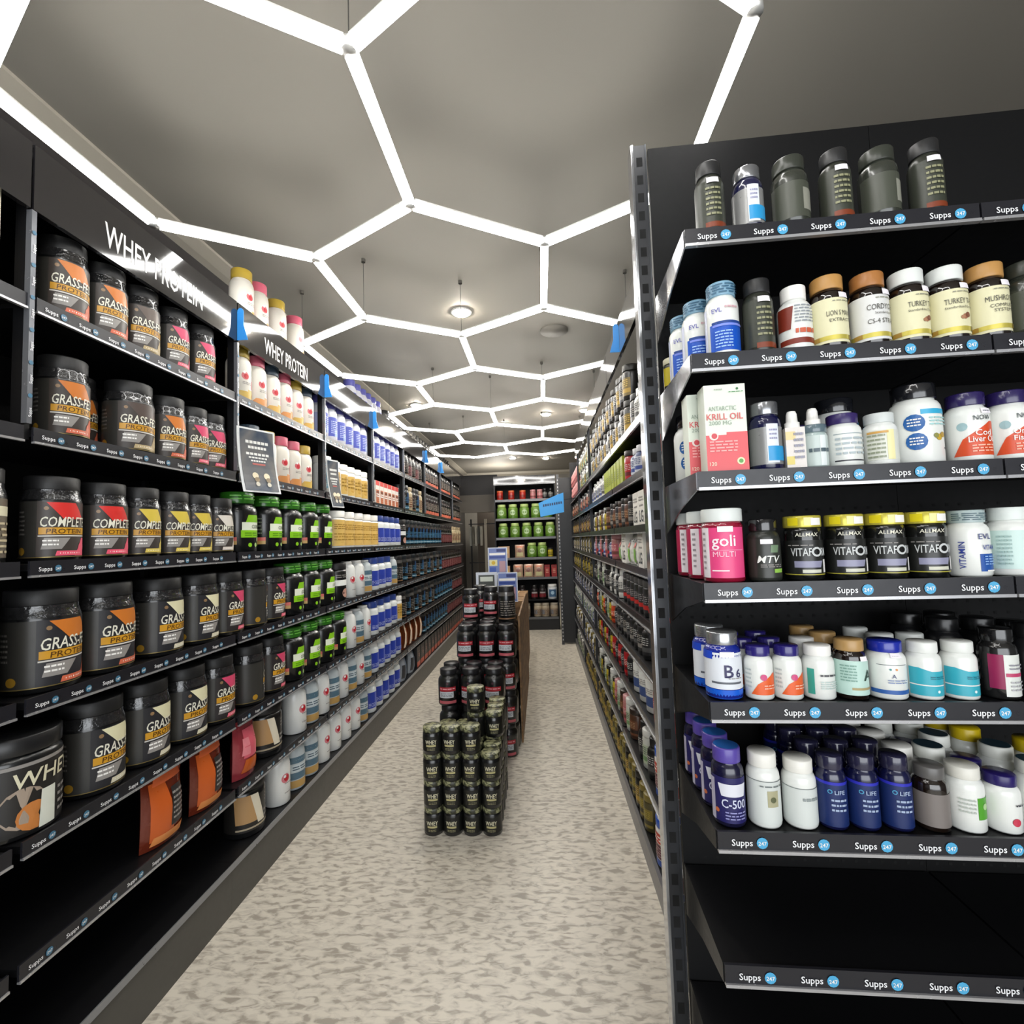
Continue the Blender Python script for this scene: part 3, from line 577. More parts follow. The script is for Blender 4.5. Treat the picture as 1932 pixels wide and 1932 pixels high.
# ---- aisle stack
kind('s_camo', 'protein_jar', 'jar', 'black camouflage lidded jar', .052, .138, 'jar', TB, mix_mat('camouflage', '2c2d20', '8a8a68', 42.0, (1, 1, 1), .4, 2.0, .45, .55, '55573c'), [('b', .12, .68, M('131412', .35), -2, 2), ('t', 'WHEY', 0, .40, .022, CR, True, 1, 0, .06), ('b', .30, .37, M('b0a878', .4), -.5, .5, 2), ('l', -.4, .4, .16, .26, 2, M('8c8766', .4))])
kind('s_red', 'protein_tub', 'tub', 'black tub with red label', .069, .232, 'jug', TB, M('1a1a1c', .35), [('b', .40, .52, M('a32430', .4), -.85, .85), ('l', -.75, .75, .44, .50, 1, M('e0a0a4', .4)), ('b', .22, .39, M('c2c6cb', .4), -.85, .6), ('l', -.7, .5, .25, .36, 3, M('6c7074', .4)), ('b', .06, .14, M('b85a62', .4), -.9, .9), ('d', 0, .62, .035, M('4a2c34', .4), 2)])
# ---- bottles of the front unit
AMB = M('18100c', .08, coat=1.0); WG = M('e4e6e1', .3, coat=.4); PRI = M('f1ecf2', .4)
def price(u=.35, z=.70, w=.4): return [('b', z, z + .075, PRI, u - w / 2, u + w / 2, 5), ('l', u - w * .35, u + w * .35, z + .015, z + .06, 1, M('8c8c94', .4))]
kind('f_blue', 'vitamin_bottle', 'bottle', 'white bottle with deep blue label', .034, .162, 'bow', WG, M('7fa6bd', .3), [('b', .06, .42, M('1350b8', .35), -.95, 1.2), ('b', .42, .45, M('173e86', .4), -.8, 1.2, 2), ('b', .38, .41, M('7a8ce0', .4), -.75, 1.2, 3), ('l', -.6, .4, .09, .33, 6, M('9cc0f0', .4)), ('t', 'EVL', -.45, .57, .010, M('5c5ca8', .4), True, 1, 0, .02), ('l', 0, .8, .60, .66, 1, M('c9a0a8', .4)), ('b', .06, .66, M('b8bfd8', .4), -1.9, -1.2)], lidops=[('l', -1.4, 1.4, .83, .97, 4, M('2c5a78', .4))])
kind('f_dark', 'vitamin_bottle', 'bottle', 'dark olive bottle', .030, .162, 'bow', M('2c2e27', .3), M('222223', .4), [('b', .08, .70, M('363930', .35), -1.5, 1.5), ('l', -.4, .6, .2, .62, 6, M('8c8c6c', .4)), ('b', .06, .13, M('7a3418', .4), -.5, 1.2, 2)] + price(.1, .66, .8))
kind('f_brn', 'vitamin_bottle', 'bottle', 'white bottle with brown corner label', .033, .143, 'bot', WG, WHT, [('q', -1.3, -.45, .32, -1.3, -.25, .66, M('7a2a1a', .4)), ('b', .10, .18, M('7a2a1a', .4), -1.2, 1.3), ('l', -.2, 1.0, .4, .68, 6, M('8c9298', .4)), ('l', -.2, 1.0, .2, .36, 1, M('c25a3c', .4))])
def amber(key, lidc, w, lines, desc, lab='ddd8b2', mushroom=True):
    ops = [('b', .07, .66, M(lab, .4), -1.7, 1.7, 1), ('b', .105, .165, M('cfc05a', .3, .4), -1.6, 1.6, 2), ('b', .105, .165, M('7c6a2c', .4), .8, 1.25, 3), ('b', .105, .165, M('a8843a', .4), -1.3, -.85, 3), ('l', -.1, .9, .6, .63, 1, M('8c8c7c', .4))]
    for i, (s_, z, hh) in enumerate(lines): ops.append(('t', s_, .3, z, hh, M('4c4a44', .4), False, 1, 0, w))
    if mushroom: ops += [('d', .45, .29, .035, M('9c6a50', .5), 2), ('d', .62, .31, .035, M('7a4a38', .5), 3), ('d', .3, .28, .025, M('a87a5c', .5), 3)]
    kind(key, 'vitamin_bottle', 'bottle', desc, .035, .158, 'bow', AMB, M(lidc, .35), ops + price(.55, .655, .6))
amber('f_a1', 'b98a4e', .05, [('LION S MANE', .42, .011), ('EXTRACT', .34, .007)], 'amber bottle with small cream label', mushroom=False)
amber('f_a2', 'a8703c', .06, [('CORDYCEPS', .46, .012), ('CS-4 STRAIN', .28, .010), ('Standardized', .40, .005)], 'amber bottle with bronze cap and white cordyceps label', 'd9d9d6', False)
amber('f_a3', 'dfe2de', .055, [('TURKEY TAIL', .46, .0115), ('Standardized Extract', .40, .005)], 'white capped amber turkey tail bottle')
amber('f_a4', 'b98a4e', .055, [('MUSHROOM', .46, .0115), ('COMPLEX', .38, .007), ('SYSTEM', .32, .007)], 'amber bottle with bronze cap and mushroom complex label', mushroom=False)
kind('f_grn', 'vitamin_bottle', 'bottle', 'dark bottle cut by the picture edge', .036, .158, 'bow', M('30332c', .25, coat=.5), M('33362f', .3), [('b', .1, .6, M('45483e', .35), -1.5, 1.5), ('b', .2, .5, M('8c8c80', .4), .4, 1.2, 2)])
CORAL = M('d9575c', .4)
kind('f_krill', 'krill_oil_carton', 'box', 'white and coral krill oil carton', 0, .182, 'box', M('dde4d6', .45), None, [('b', .01, .42, CORAL, -1, 1), ('q', .0, 1, .42, .0, 1, .45, CORAL, 1), ('t', 'ANTARCTIC', -.15, .70, .0095, M('8c9c8c', .4), False, 1, 0, .055), ('t', 'KRILL OIL', -.05, .595, .0135, M('cf5a5c', .4), True, 1, 0, .072), ('t', '2000 MG', -.28, .535, .0088, M('8c9c8c', .4), False, 1, 0, .05), ('d', -.62, .41, .05, M('e8d8d0', .4), 2), ('d', -.60, .41, .032, M('c9444c', .4), 3), ('l', -.85, .5, .22, .36, 4, M('eea8a4', .4)), ('t', '120', -.72, .07, .008, M('f0d8c0', .4), True, 1, 0, .02), ('d', .62, .115, .042, M('d9dcb0', .4), 2), ('d', .62, .115, .024, M('5c9c4c', .4), 3), ('d', .62, .945, .014, M('2c6a34', .4), 2), ('l', .2, .9, .90, .92, 1, M('4c8c54', .4)), ('l', -.5, -.1, .93, .96, 1, M('a8b0a0', .4))], w=.082, d=.05)
kind('f_silv', 'vitamin_bottle', 'bottle', 'navy bottle with silver cap and aqua label', .031, .144, 'bow', M('15163c', .15, coat=.8), M('a2a4a8', .2, .8), [('b', .08, .62, M('8f8f8e', .3, .3), -1.6, 1.6), ('b', .10, .66, M('dfe4ee', .4), -.15, .6, 2), ('b', .13, .34, M('2a94cc', .35), -.1, 1.2, 3), ('l', 0, .5, .42, .6, 3, M('9a9ab4', .4))])
kind('f_drop1', 'dropper_box', 'box', 'slim cream carton with dropper top', 0, .085, 'box', M('d9d2cc', .4), None, [('b', .1, .3, M('d6c46a', .4), -1, -.2), ('b', .7, .9, M('dcc890', .4), -1, 0), ('l', -.2, .8, .2, .9, 5, M('8c8c9c', .4))], w=.036, d=.036)
kind('f_drop2', 'dropper_bottle', 'bottle', 'glass dropper bottle with white bulb', .024, .09, 'jar', M('a9b9b6', .12, coat=.8), M('5a6c74', .2, coat=.5), [('b', .05, .74, M('bcc8c4', .3), -1.4, 1.4), ('b', .05, .74, M('dfe6e6', .3), 0, .5, 2), ('l', -.8, .8, .3, .5, 1, M('4c5c64', .4))])
kind('f_purp', 'vitamin_bottle', 'bottle', 'white bottle with purple cap', .033, .111, 'bow', WG, M('33265c', .3), [('l', -.8, .9, .2, .56, 4, M('a8b4b8', .4)), ('b', .10, .125, M('2c2c34', .4), -.9, .9), ('b', .6, .615, M('9aa8ac', .4), -.9, .9)])
kind('f_cal', 'vitamin_bottle', 'bottle', 'white bottle with yellow striped label', .030, .108, 'bow', WG, M('cdd2d0', .4), [('b', .1, .66, M('d6d8cc', .4), -1.2, 1.2), ('b', .1, .66, M('e6dfa8', .4), .0, .45, 2), ('l', -1.1, -.1, .12, .6, 6, M('8c947c', .4)), ('b', .6, .64, M('c99a4c', .4), -1.1, .1, 3)])
kind('f_fish', 'vitamin_bottle', 'bottle', 'white bottle with two blue discs', .044, .165, 'bow', WG, M('17181c', .15, coat=.8), [('b', .60, .66, M('33a4cc', .35), -.3, 1.2), ('d', -.55, .50, .105, M('1d5a9c', .4), 3), ('d', -.50, .27, .105, M('1d5a9c', .4), 3), ('l', -.8, -.3, .45, .56, 3, WHT), ('l', -.75, -.25, .22, .33, 3, WHT), ('l', .0, 1.0, .45, .57, 3, M('9ac8c8', .4)), ('d', .4, .31, .04, M('c2a034', .4), 2), ('d', .6, .34, .035, M('b08c2c', .4), 3), ('d', .25, .33, .03, M('8c8c4c', .4), 3), ('b', .17, .19, M('303438', .4), .75, 1.2)])
kind('f_cod', 'vitamin_bottle', 'bottle', 'white bottle with orange cod liver oil label', .036, .14, 'bow', WG, M('281e52', .25, coat=.4), [('q', -1.0, 1.25, .08, -.55, 1.25, .32, M('cf4a20', .4), 1), ('q', -.55, 1.25, .32, .75, 1.25, .56, M('cf4a20', .4), 1), ('t', 'Cod', .35, .36, .012, WHT, True, 1, 0, .03), ('t', 'Liver Oil', .3, .27, .012, WHT, True, 1, 0, .045), ('l', -.2, .9, .12, .24, 3, M('f0b49c', .4)), ('t', 'NOW', .35, .58, .010, M('3c4448', .4), True, 1.1, 0, .03), ('d', -.55, .5, .06, M('9ab8bc', .4), 1)] + price(.6, .67, .6))
kind('f_ome', 'vitamin_bottle', 'bottle', 'white bottle with orange omega label', .036, .14, 'bow', WG, M('281e52', .25, coat=.4), [('q', -1.0, 1.25, .08, -.55, 1.25, .32, M('cf4a20', .4), 1), ('q', -.55, 1.25, .32, .75, 1.25, .56, M('cf4a20', .4), 1), ('t', 'Omega', .3, .36, .011, WHT, True, 1, 0, .04), ('t', 'Fish Oil', .3, .27, .010, WHT, True, 1, 0, .04), ('l', -.2, .9, .12, .24, 3, M('f0b49c', .4)), ('t', 'NOW', .35, .58, .010, M('3c4448', .4), True, 1.1, 0, .03), ('d', -.55, .5, .06, M('9ab8bc', .4), 1)])
kind('f_clr', 'vitamin_bottle', 'bottle', 'tall white bottle with blue patch', .036, .14, 'bow', WG, M('3a3e42', .15, coat=.8), [('b', .3, .62, M('3a78b4', .4), .4, 1.0)])
kind('f_goli', 'gummy_jar', 'jar', 'pink gummy jar with white lid', .041, .152, 'jar', M('8c1430', .08, coat=1.0), M('dde2de', .35), [('b', .06, .74, M('e0487f', .38), -.62, 1.25), ('b', .06, .74, M('e6dfe2', .4), -1.15, -.62, 1), ('b', .06, .74, M('b01f4c', .35), -2.2, -1.15, 1), ('t', 'goli', .1, .49, .024, M('f2e6ea', .4), True, 1, 0, .056), ('t', 'MULTI', .1, .345, .0115, M('f2c4d4', .4), False, 1, 0, .05), ('b', .43, .436, M('f0a4be', .4), -.5, 1.1, 2), ('b', .15, .165, WHT, -.5, .3, 2), ('l', -1.0, -.8, .15, .7, 7, M('8c8488', .4))] + price(.2, .68, .7), ribs=0)
kind('f_mtv', 'vitamin_bottle', 'bottle', 'dark bottle with slanted white letters', .031, .127, 'bow', M('2a2c28', .3), M('1c1c1d', .12, coat=.8), [('b', .06, .68, M('30322d', .35), -1.6, 1.6), ('t', 'MTV', .15, .30, .015, M('e4e6e0', .4), True, 1, .25, .043), ('q', .3, .8, .46, .35, .9, .58, M('6c8466', .4)), ('b', .14, .20, M('8cbc4c', .4), .5, 1.2, 2), ('l', -.3, 1, .22, .28, 2, GY)] + price(.1, .6, .7))
def vf(key): kind(key, 'vitamin_jar', 'jar', 'black vitamin jar with yellow lid', .035, .131, 'jar', M('141514', .15, coat=.7), M('c9bd4c', .25, .3), [('b', .10, .62, M('1f201e', .35), -1.5, 1.5), ('t', 'ALLMAX', .1, .68, .0075, M('d9d6c4', .4), True, 1.2, .1, .04), ('t', 'VITAF', -.22, .38, .0165, M('c6c9c8', .35), True, 1, 0, .037), ('t', 'RM', 1.02, .38, .0165, M('c6c9c8', .35), True, 1, 0, .013), ('l', -.9, .4, .525, .56, 1, GY), ('d', .56, .44, .075, M('c6c9c8', .35), 5), ('d', .56, .44, .045, M('101010', .3), 6), ('q', -.6, .8, .2, -.6, .95, .30, M('8c8ca4', .35)), ('b', .12, .17, M('c9c9b8', .4), -.2, .8, 3), ('b', .12, .32, WHT, 1.0, 1.25, 3), ('b', .085, .1, M('a8a03c', .3), -1.5, 1.5, 2)], lidops=[('b', .85, .97, M('d9c81c', .3), -.9, -.3, 1), ('b', .85, .97, M('e0d890', .3), .0, .5, 1), ('b', .85, .96, WHT, .35, 1.0, 2)])
vf('f_vita')
kind('f_evl', 'vitamin_bottle', 'bottle', 'white bottle with blue box label', .035, .131, 'bow', WG, M('a8b8b8', .3), [('b', .08, .34, M('1d4f9c', .4), -.1, 1.35), ('l', .1, 1.1, .17, .32, 4, M('8cb0e0', .4)), ('t', 'EVL', .2, .56, .011, M('3c4478', .4), True, 1, 0, .025), ('t', 'VITAMIN', .55, .40, .010, M('2c3c8c', .4), True, 1, 0, .036), ('t', 'VITAMIN', -.85, .32, .010, M('2c3c8c', .4), True, 1, 0, .06, True), ('b', .08, .1, WHT, .2, .8, 3)], lidops=[('l', -1.3, 1.3, .84, .96, 4, M('34505c', .4))])
kind('f_mint', 'vitamin_bottle', 'bottle', 'white bottle with pale mint label', .036, .134, 'bow', WG, M('dbe2de', .4), [('b', .10, .66, M('c4dcd6', .4), -1.4, 1.6), ('l', .1, 1.2, .4, .5, 1, M('6ca49c', .4)), ('l', .0, 1.2, .25, .32, 2, M('5c8c84', .4)), ('l', -1.1, -.5, .15, .6, 8, M('9cb8b4', .4))])
kind('f_b6', 'vitamin_bottle', 'bottle', 'blue bottle with silver cap and B6', .036, .133, 'bow', M('1c2c8c', .1, coat=.9), M('b4b6b8', .2, .8), [('b', .16, .70, M('dce0e6', .38), -1.5, 1.6), ('b', .02, .15, M('1d5fd0', .25), -1.5, 1.6), ('b', .60, .72, M('2448c0', .3), -1.6, -.7, 2), ('t', 'B', .15, .34, .026, M('34325a', .4), True, 1, 0, .03), ('t', '6', .68, .34, .017, M('34325a', .4), True, 1, 0, .02), ('l', .1, .9, .31, .34, 1, GY), ('b', .24, .27, M('5c6068', .4), -.8, .9, 2)] + price(.1, .645, .75))
kind('f_nor', 'vitamin_bottle', 'bottle', 'white bottle with orange wave', .027, .105, 'bow', WG, M('2a2270', .25, coat=.4), [('q', -.8, 1.2, .10, -.3, 1.2, .30, M('e0602c', .4), 1), ('q', -.3, 1.2, .30, .9, 1.2, .50, M('e0602c', .4), 1), ('d', .1, .43, .06, M('c94c7c', .4), 3), ('l', .1, 1, .2, .3, 2, M('f0b8a0', .4)), ('l', -1.2, -.7, .2, .6, 5, M('b0b8b8', .4))])
kind('f_tealb', 'vitamin_bottle', 'bottle', 'white bottle with teal side strip', .029, .104, 'bow', WG, WHT, [('b', .10, .58, M('3a9c8c', .4), -1.1, -.65, 2), ('l', -.3, .8, .42, .50, 1, M('4c4c50', .4)), ('l', -.3, .9, .2, .36, 4, M('b0c4c0', .4))])
kind('f_A', 'vitamin_bottle', 'bottle', 'bronze capped bottle lettered A', .030, .115, 'bow', AMB, M('b08c58', .35), [('b', .08, .66, M('b9d6cc', .4), -1.5, 1.5), ('t', 'A', .75, .33, .021, M('2c443c', .4), True, 1, 0, .02), ('b', .17, .21, M('a8986a', .4), -.3, 1.1, 2), ('l', -.9, 0, .3, .6, 6, M('7aa094', .4))] + price(.5, .66, .5))
kind('f_smv', 'vitamin_bottle', 'bottle', 'white bottle with deep blue cap', .034, .111, 'bow', WG, M('1c2c9c', .25, coat=.4), [('b', .10, .17, M('2c5aa0', .4), -1.2, 1.2), ('b', .60, .61, M('5c6468', .4), -.8, .8), ('t', 'A', .0, .38, .008, M('3c4c74', .4), False), ('l', -.3, .7, .28, .36, 2, M('7c8cb0', .4)), ('d', -.15, .53, .018, M('3c8c8c', .4), 2), ('d', .15, .53, .018, M('d98c4c', .4), 2)] + price(.2, .73, .6))
kind('f_aqua', 'vitamin_bottle', 'bottle', 'white bottle with aqua label', .029, .109, 'bow', WG, M('e2e4df', .4), [('b', .07, .50, M('36a6b8', .38), -1.3, 1.4), ('q', -1.3, .0, .50, -1.3, -.7, .56, M('36a6b8', .38), 1), ('b', .245, .265, WG, -1.3, 1.4, 2), ('l', -.1, .9, .36, .42, 2, M('1c6a7c', .4)), ('d', .35, .15, .025, M('dcecec', .4), 2)])
kind('f_mag', 'vitamin_bottle', 'bottle', 'dark bottle with magenta and white label', .030, .133, 'bow', M('1c1c1c', .15, coat=.7), M('151516', .15, coat=.7), [('b', .05, .64, M('d9dcd6', .4), -.35, 1.3), ('b', .15, .64, M('8c1c4c', .4), -1.1, -.35), ('b', .33, .38, M('b83c64', .4), -.3, 1.1, 2), ('l', -.1, 1, .42, .52, 2, M('8c8c94', .4)), ('l', -.1, 1, .12, .28, 3, M('a8a8ac', .4))])
kind('f_bkw', 'vitamin_bottle', 'bottle', 'black bottle with white letters', .033, .14, 'bow', M('18181a', .3), M('151516', .3), [('l', -.6, .9, .1, .6, 4, M('c4c4c0', .4))])
kind('f_c500', 'vitamin_bottle', 'bottle', 'navy bottle with violet lid', .031, .150, 'bow', M('14132e', .2, coat=.6), M('56469c', .3), [('b', .06, .64, M('1f1c58', .4), -1.5, 1.5), ('b', .06, .60, M('b4b0c4', .4), -1.6, -1.15, 2), ('q', -.7, .8, .40, -.9, 1.0, .56, M('d9dae2', .4), 2), ('t', 'C-500', .05, .26, .017, M('ccd0e4', .4), True, 1, 0, .046), ('l', -.5, .8, .1, .22, 3, M('8c8cc0', .4)), ('d', -1.0, .2, .03, M('c2683c', .4), 3)], lidtop=M('2c66b4', .3))
kind('f_pw', 'vitamin_bottle', 'bottle', 'white bottle with tan picture label', .031, .140, 'bow', WG, M('e6e4dc', .4), [('b', .06, .64, M('cfd4d0', .4), -1.6, 1.6), ('b', .64, .65, M('6c7474', .4), -1.6, 1.6, 2), ('b', .30, .52, M('a8a484', .4), -.1, .6, 2), ('d', .25, .40, .04, M('5c6044', .4), 3), ('l', -.5, 1, .56, .6, 1, M('6c7474', .4))])
kind('f_pw2', 'vitamin_bottle', 'bottle', 'plain white bottle', .031, .128, 'bow', WG, M('e6e4dc', .4), [('b', .06, .60, M('cfd4d0', .4), -1.6, 1.6), ('b', .60, .61, M('6c7474', .4), -1.6, 1.6, 2), ('l', -.2, .8, .4, .5, 1, M('8c9494', .4))])
kind('f_life', 'vitamin_bottle', 'bottle', 'navy blue bottle with clear cap', .027, .138, 'bow', M('0f1238', .2, coat=.7), M('25243c', .15, coat=.6), [('b', .05, .62, M('15285c', .38), -1.6, 1.6), ('b', .62, .66, M('2c30b0', .3), -1.6, 1.6), ('t', 'LIFE', .25, .50, .008, M('a8b8d4', .4), True, 1, 0, .02), ('d', -.35, .53, .030, M('4c9cc4', .4), 2), ('d', -.35, .53, .018, M('15285c', .4), 3), ('l', -.3, .7, .25, .45, 3, M('9cacc8', .4))])
kind('f_gry', 'vitamin_bottle', 'bottle', 'amber bottle with grey cap', .029, .118, 'bow', AMB, M('5c5a58', .35), [('b', .08, .60, M('77706c', .4), -1.5, 1.5)])
kind('f_wgr', 'vitamin_bottle', 'bottle', 'white bottle with green patch label', .031, .118, 'bow', WG, M('dcdad0', .4), [('b', .22, .56, M('4f9c2c', .4), .1, 1.2), ('d', .6, .42, .05, M('a8cc8c', .4), 2), ('l', -.8, 0, .3, .55, 4, M('b0b8b0', .4))])
kind('f_npur', 'vitamin_bottle', 'bottle', 'white bottle with dark purple cap', .029, .104, 'bow', WG, M('241a5c', .3), [('d', .2, .22, .07, M('c2344c', .4), 2), ('l', .2, .9, .48, .55, 1, M('4c4c54', .4))])
kind('f_wst', 'vitamin_bottle', 'bottle', 'white bottle with teal topped cap', .032, .125, 'bow', WG, M('dfe0d8', .4), [('b', .2, .5, M('2f8a4c', .4), -.2, 1.2)], lidtop=M('2c4450', .3))
kind('f_ybk', 'vitamin_bottle', 'bottle', 'white bottle with yellow cap', .031, .135, 'bow', WG, M('c9ae10', .35), [('b', .2, .5, M('8c9c9c', .4), -.8, .8)])
kind('f_yb', 'vitamin_jar', 'jar', 'small black jar with yellow label', .026, .085, 'jar', M('1c1c18', .3), M('c9c4a8', .4), [('b', .15, .7, M('b0a01c', .4), -1.4, 1.4)])

SN = ["left wall's top shelf", "left wall's second shelf", "left wall's third shelf", "left wall's fourth shelf", "left wall's fifth shelf", "left wall's sixth shelf", "left wall's bottom shelf"]
def left(level, seq, back=0.0, z=None, place=None):
    for key, y in seq:
        k = K[key]; r = k['r'] or k['d'] / 2
        if k['prof'] == 'pouch': r = k['d'] / 2
        x = LX - 0.012 - r - back
        lod = 0 if y < 2.7 else (1 if y < 4.7 else 2)
        if level < 2 and z is None and not back:
            yb = 1.17 + .88 * round((y - 1.17) / .88); dy = y - yb - .011
            if abs(dy) < r + .012:
                mv = (r + .013 - abs(dy)) * (1 if dy > 0 else -1)
                if abs(mv) > (.04 if y < 3 else .012): continue
                y += mv
        rot = 0 if k['prof'] in ('box', 'pouch') else (.12 if key == 'green' else (.4 if level < 3 else .32))
        jit = .02 if k['prof'] in ('box', 'pouch') else .1
        put(key, x, y, LS[level] if z is None else z, PI / 2 - rot + random.uniform(-jit, jit), place or SN[level], lod)
def rng(key, y0, y1, n): return [(key, y0 + (y1 - y0) * i / max(1, n - 1)) for i in range(n)]
def cyc(keys, y0, y1, n): return [(keys[i % len(keys)], y0 + (y1 - y0) * i / max(1, n - 1)) for i in range(n)]
left(0, [('bigcream', 1.03), ('gr_o', 1.335), ('gr_o', 1.475), ('gr_b', 1.614), ('gr_p', 1.764), ('gr_p', 1.917)])
left(0, [('wh_g', 2.18), ('wh_p', 2.31), ('wh_b', 2.44), ('wh_p', 2.565), ('wh_g', 2.69), ('wh_b', 2.82)])
left(0, [('wh_g', 2.0)], 0.13)
left(0, rng('iso', 3.02, 3.72, 6) + rng('iso', 3.90, 4.60, 6) + cyc(['bkrd', 'bkgy'], 4.78, 5.48, 6) + rng('bksa', 5.66, 8.1, 18))
T = "on top of left shelving"
left(0, [('wh_g', 2.25), ('wh_p', 2.38), ('wh_g', 2.56), ('wh_p', 2.76)], .03, 2.674, T)
left(0, rng('iso', 3.95, 4.6, 6) + rng('bkgy', 4.85, 8.1, 22), .17, 2.674, T)
left(1, [('creamt', 1.05), ('gr_o', 1.345), ('gr_bw', 1.59), ('gr_o', 1.748), ('gr_p', 1.878), ('gr_p', 2.005)])
left(1, [('gr_o', 1.488)], .115)
left(1, [('wh_b', 2.26), ('wh_g', 2.40), ('wh_p', 2.53), ('wh_p', 2.66), ('wh_g', 2.79)])
left(1, [('wblue', 3.06)] + rng('tans', 3.2, 3.72, 5) + rng('redbox', 3.86, 4.62, 8) + cyc(['bkgy', 'bkbl', 'creamt'], 4.78, 5.48, 6) + rng('bksa', 5.66, 8.1, 18))
left(2, [('silver', 1.12), ('co_r', 1.325), ('co_r', 1.486), ('co_y', 1.628), ('co_y', 1.774), ('co_y', 1.90), ('co_w', 2.04), ('green', 2.215), ('green', 2.44), ('green', 2.655), ('green', 2.86), ('green', 3.055)])
left(2, rng('tan', 3.27, 3.95, 5) + rng('bluej', 4.12, 4.6, 4) + [('dkwhite', 4.78)] + rng('bkbl', 4.95, 6.5, 11) + rng('bkrd', 6.65, 7.3, 5) + rng('creamt', 7.5, 8.1, 4))
left(3, [('silver', 1.1), ('g5_o', 1.322), ('g5_o', 1.512), ('g5_c', 1.735), ('g5_c', 1.935), ('g5_p', 2.11), ('g5_s', 2.30), ('g5_p', 2.47), ('green', 2.67), ('green', 2.88), ('green', 3.085)])
left(3, [('dkwhite', 3.28), ('domew', 3.45), ('domew', 3.63), ('teal', 3.79), ('bluej', 3.96), ('bluej', 4.13), ('bluej', 4.30), ('teal', 4.47)] + cyc(['bkgy', 'bkbl'], 4.65, 6.5, 12) + rng('bkrd', 6.65, 8.1, 10))
left(4, [('wheyjar', 1.265), ('g5_c', 1.482), ('g5_c', 1.672), ('g5_c', 1.868), ('g5_p', 2.048), ('g5_s', 2.275), ('g5_p', 2.465), ('green', 2.67), ('green', 2.87), ('green', 3.07), ('green', 3.27)])
left(4, [('domew', 3.45), ('teal', 3.60), ('domew', 3.75)] + rng('bluej', 3.93, 4.45, 4) + [('tans', 4.6)] + cyc(['bkgy', 'bkbl'], 4.75, 6.0, 9) + rng('bkbl', 6.2, 7.2, 7) + rng('bkrd', 7.35, 8.1, 5))
left(5, [('po_o', 1.72), ('po_o', 1.95), ('po_p', 2.20), ('beiget', 2.43), ('domew', 2.70), ('teal', 2.85), ('domew', 3.0), ('teal', 3.15), ('domew', 3.30), ('teal', 3.45), ('domew', 3.60), ('teal', 3.75)])
left(5, rng('bluew', 3.92, 4.55, 5) + rng('po_c', 4.75, 5.35, 4) + rng('bkbl', 5.55, 6.8, 9) + rng('bkrd', 6.95, 8.1, 8))
left(6, [('beiget', 2.28), ('domew', 2.52), ('teal', 2.68), ('teal', 2.84), ('domew', 3.0), ('domew', 3.17), ('domew', 3.34), ('domew', 3.51), ('teal', 3.66)])
left(6, rng('bluew', 3.85, 4.5, 5) + rng('po_b', 4.7, 5.0, 2) + rng('orbox', 5.2, 8.05, 18))

RN = ["right aisle's top shelf", "right aisle's second shelf", "right aisle's third shelf", "right aisle's fourth shelf", "right aisle's fifth shelf", "right aisle's sixth shelf", "right aisle's seventh shelf", "right aisle's eighth shelf", "right aisle's bottom shelf"]
def right(level, y0, y1, keys, z=None, place=None, dx=0.0, gap=.012):
    y = y0; i = 0
    while True:
        key = keys[i % len(keys)]; k = K[key]; w = k.get('w') or 2 * k['r']; d = k.get('d') or 2 * k['r']
        for U_ in (4.42, 5.72):
            if y < U_ + .016 and y + w > U_ - .003: y = U_ + .018
        if y + w > y1: break
        put(key, RX + 0.012 + d / 2 + dx, y + w / 2, (RS[level] if z is None else z), -PI / 2 + random.uniform(-.04, .04), place or RN[level], 1 if y < 3.0 else 2)
        y += w + gap; i += 1
right(0, 1.6, 2.5, ['q_og', 'q_bw', 'q_ws', 'q_bw'])
right(0, 2.5, 4.3, ['q_og', 'q_bw', 'q_ws', 'q_og', 'q_dk'])
right(0, 4.5, 5.6, ['q_wg', 'q_ws', 'q_wg', 'q_og'])
right(0, 5.75, 7.0, ['q_pk'])
UP = "upper layer, right aisle's top shelf"
for a, b, kk in ((2.5, 4.3, ['q_og', 'q_bw', 'q_og', 'q_dk']), (4.5, 5.6, ['q_wg', 'q_og']), (5.75, 7.0, ['q_pk'])):
    right(0, a, b, kk, RS[0] + .191, UP)
right(1, 1.9, 2.25, ['q_or']); right(1, 2.28, 2.52, ['q_bl']); right(1, 2.54, 2.64, ['q_rd']); right(1, 2.66, 3.5, ['q_li']); right(1, 3.55, 4.35, ['q_ws', 'q_bl']); right(1, 4.5, 7.0, ['q_bn', 'q_bw', 'q_or'])
right(2, 1.9, 2.45, ['q_wb']); right(2, 2.5, 3.3, ['q_bw', 'q_bn']); right(2, 3.35, 4.3, ['q_bn', 'q_ye', 'q_ws']); right(2, 4.5, 7.0, ['q_bw', 'q_bn', 'q_og'])
right(3, 1.9, 3.1, ['po_w', 'po_w', 'q_wb']); right(3, 3.15, 4.3, ['q_pk', 'q_bl', 'q_br']); right(3, 4.5, 7.0, ['q_ol', 'q_bw', 'q_ws'])
right(4, 1.9, 2.9, ['q_br']); right(4, 2.95, 3.5, ['q_ws', 'q_dk']); right(4, 3.5, 4.35, ['q_bw', 'q_dk', 'q_wg']); right(4, 4.5, 7.0, ['q_ye', 'q_bw', 'q_ol'])
right(5, 1.9, 2.25, ['q_ws', 'q_wg']); right(5, 2.3, 3.3, ['q_dk', 'q_bw']); right(5, 3.3, 4.3, ['q_or', 'q_ye', 'q_wg', 'q_dk']); right(5, 4.5, 7.0, ['q_bw', 'q_ws', 'q_bl'])
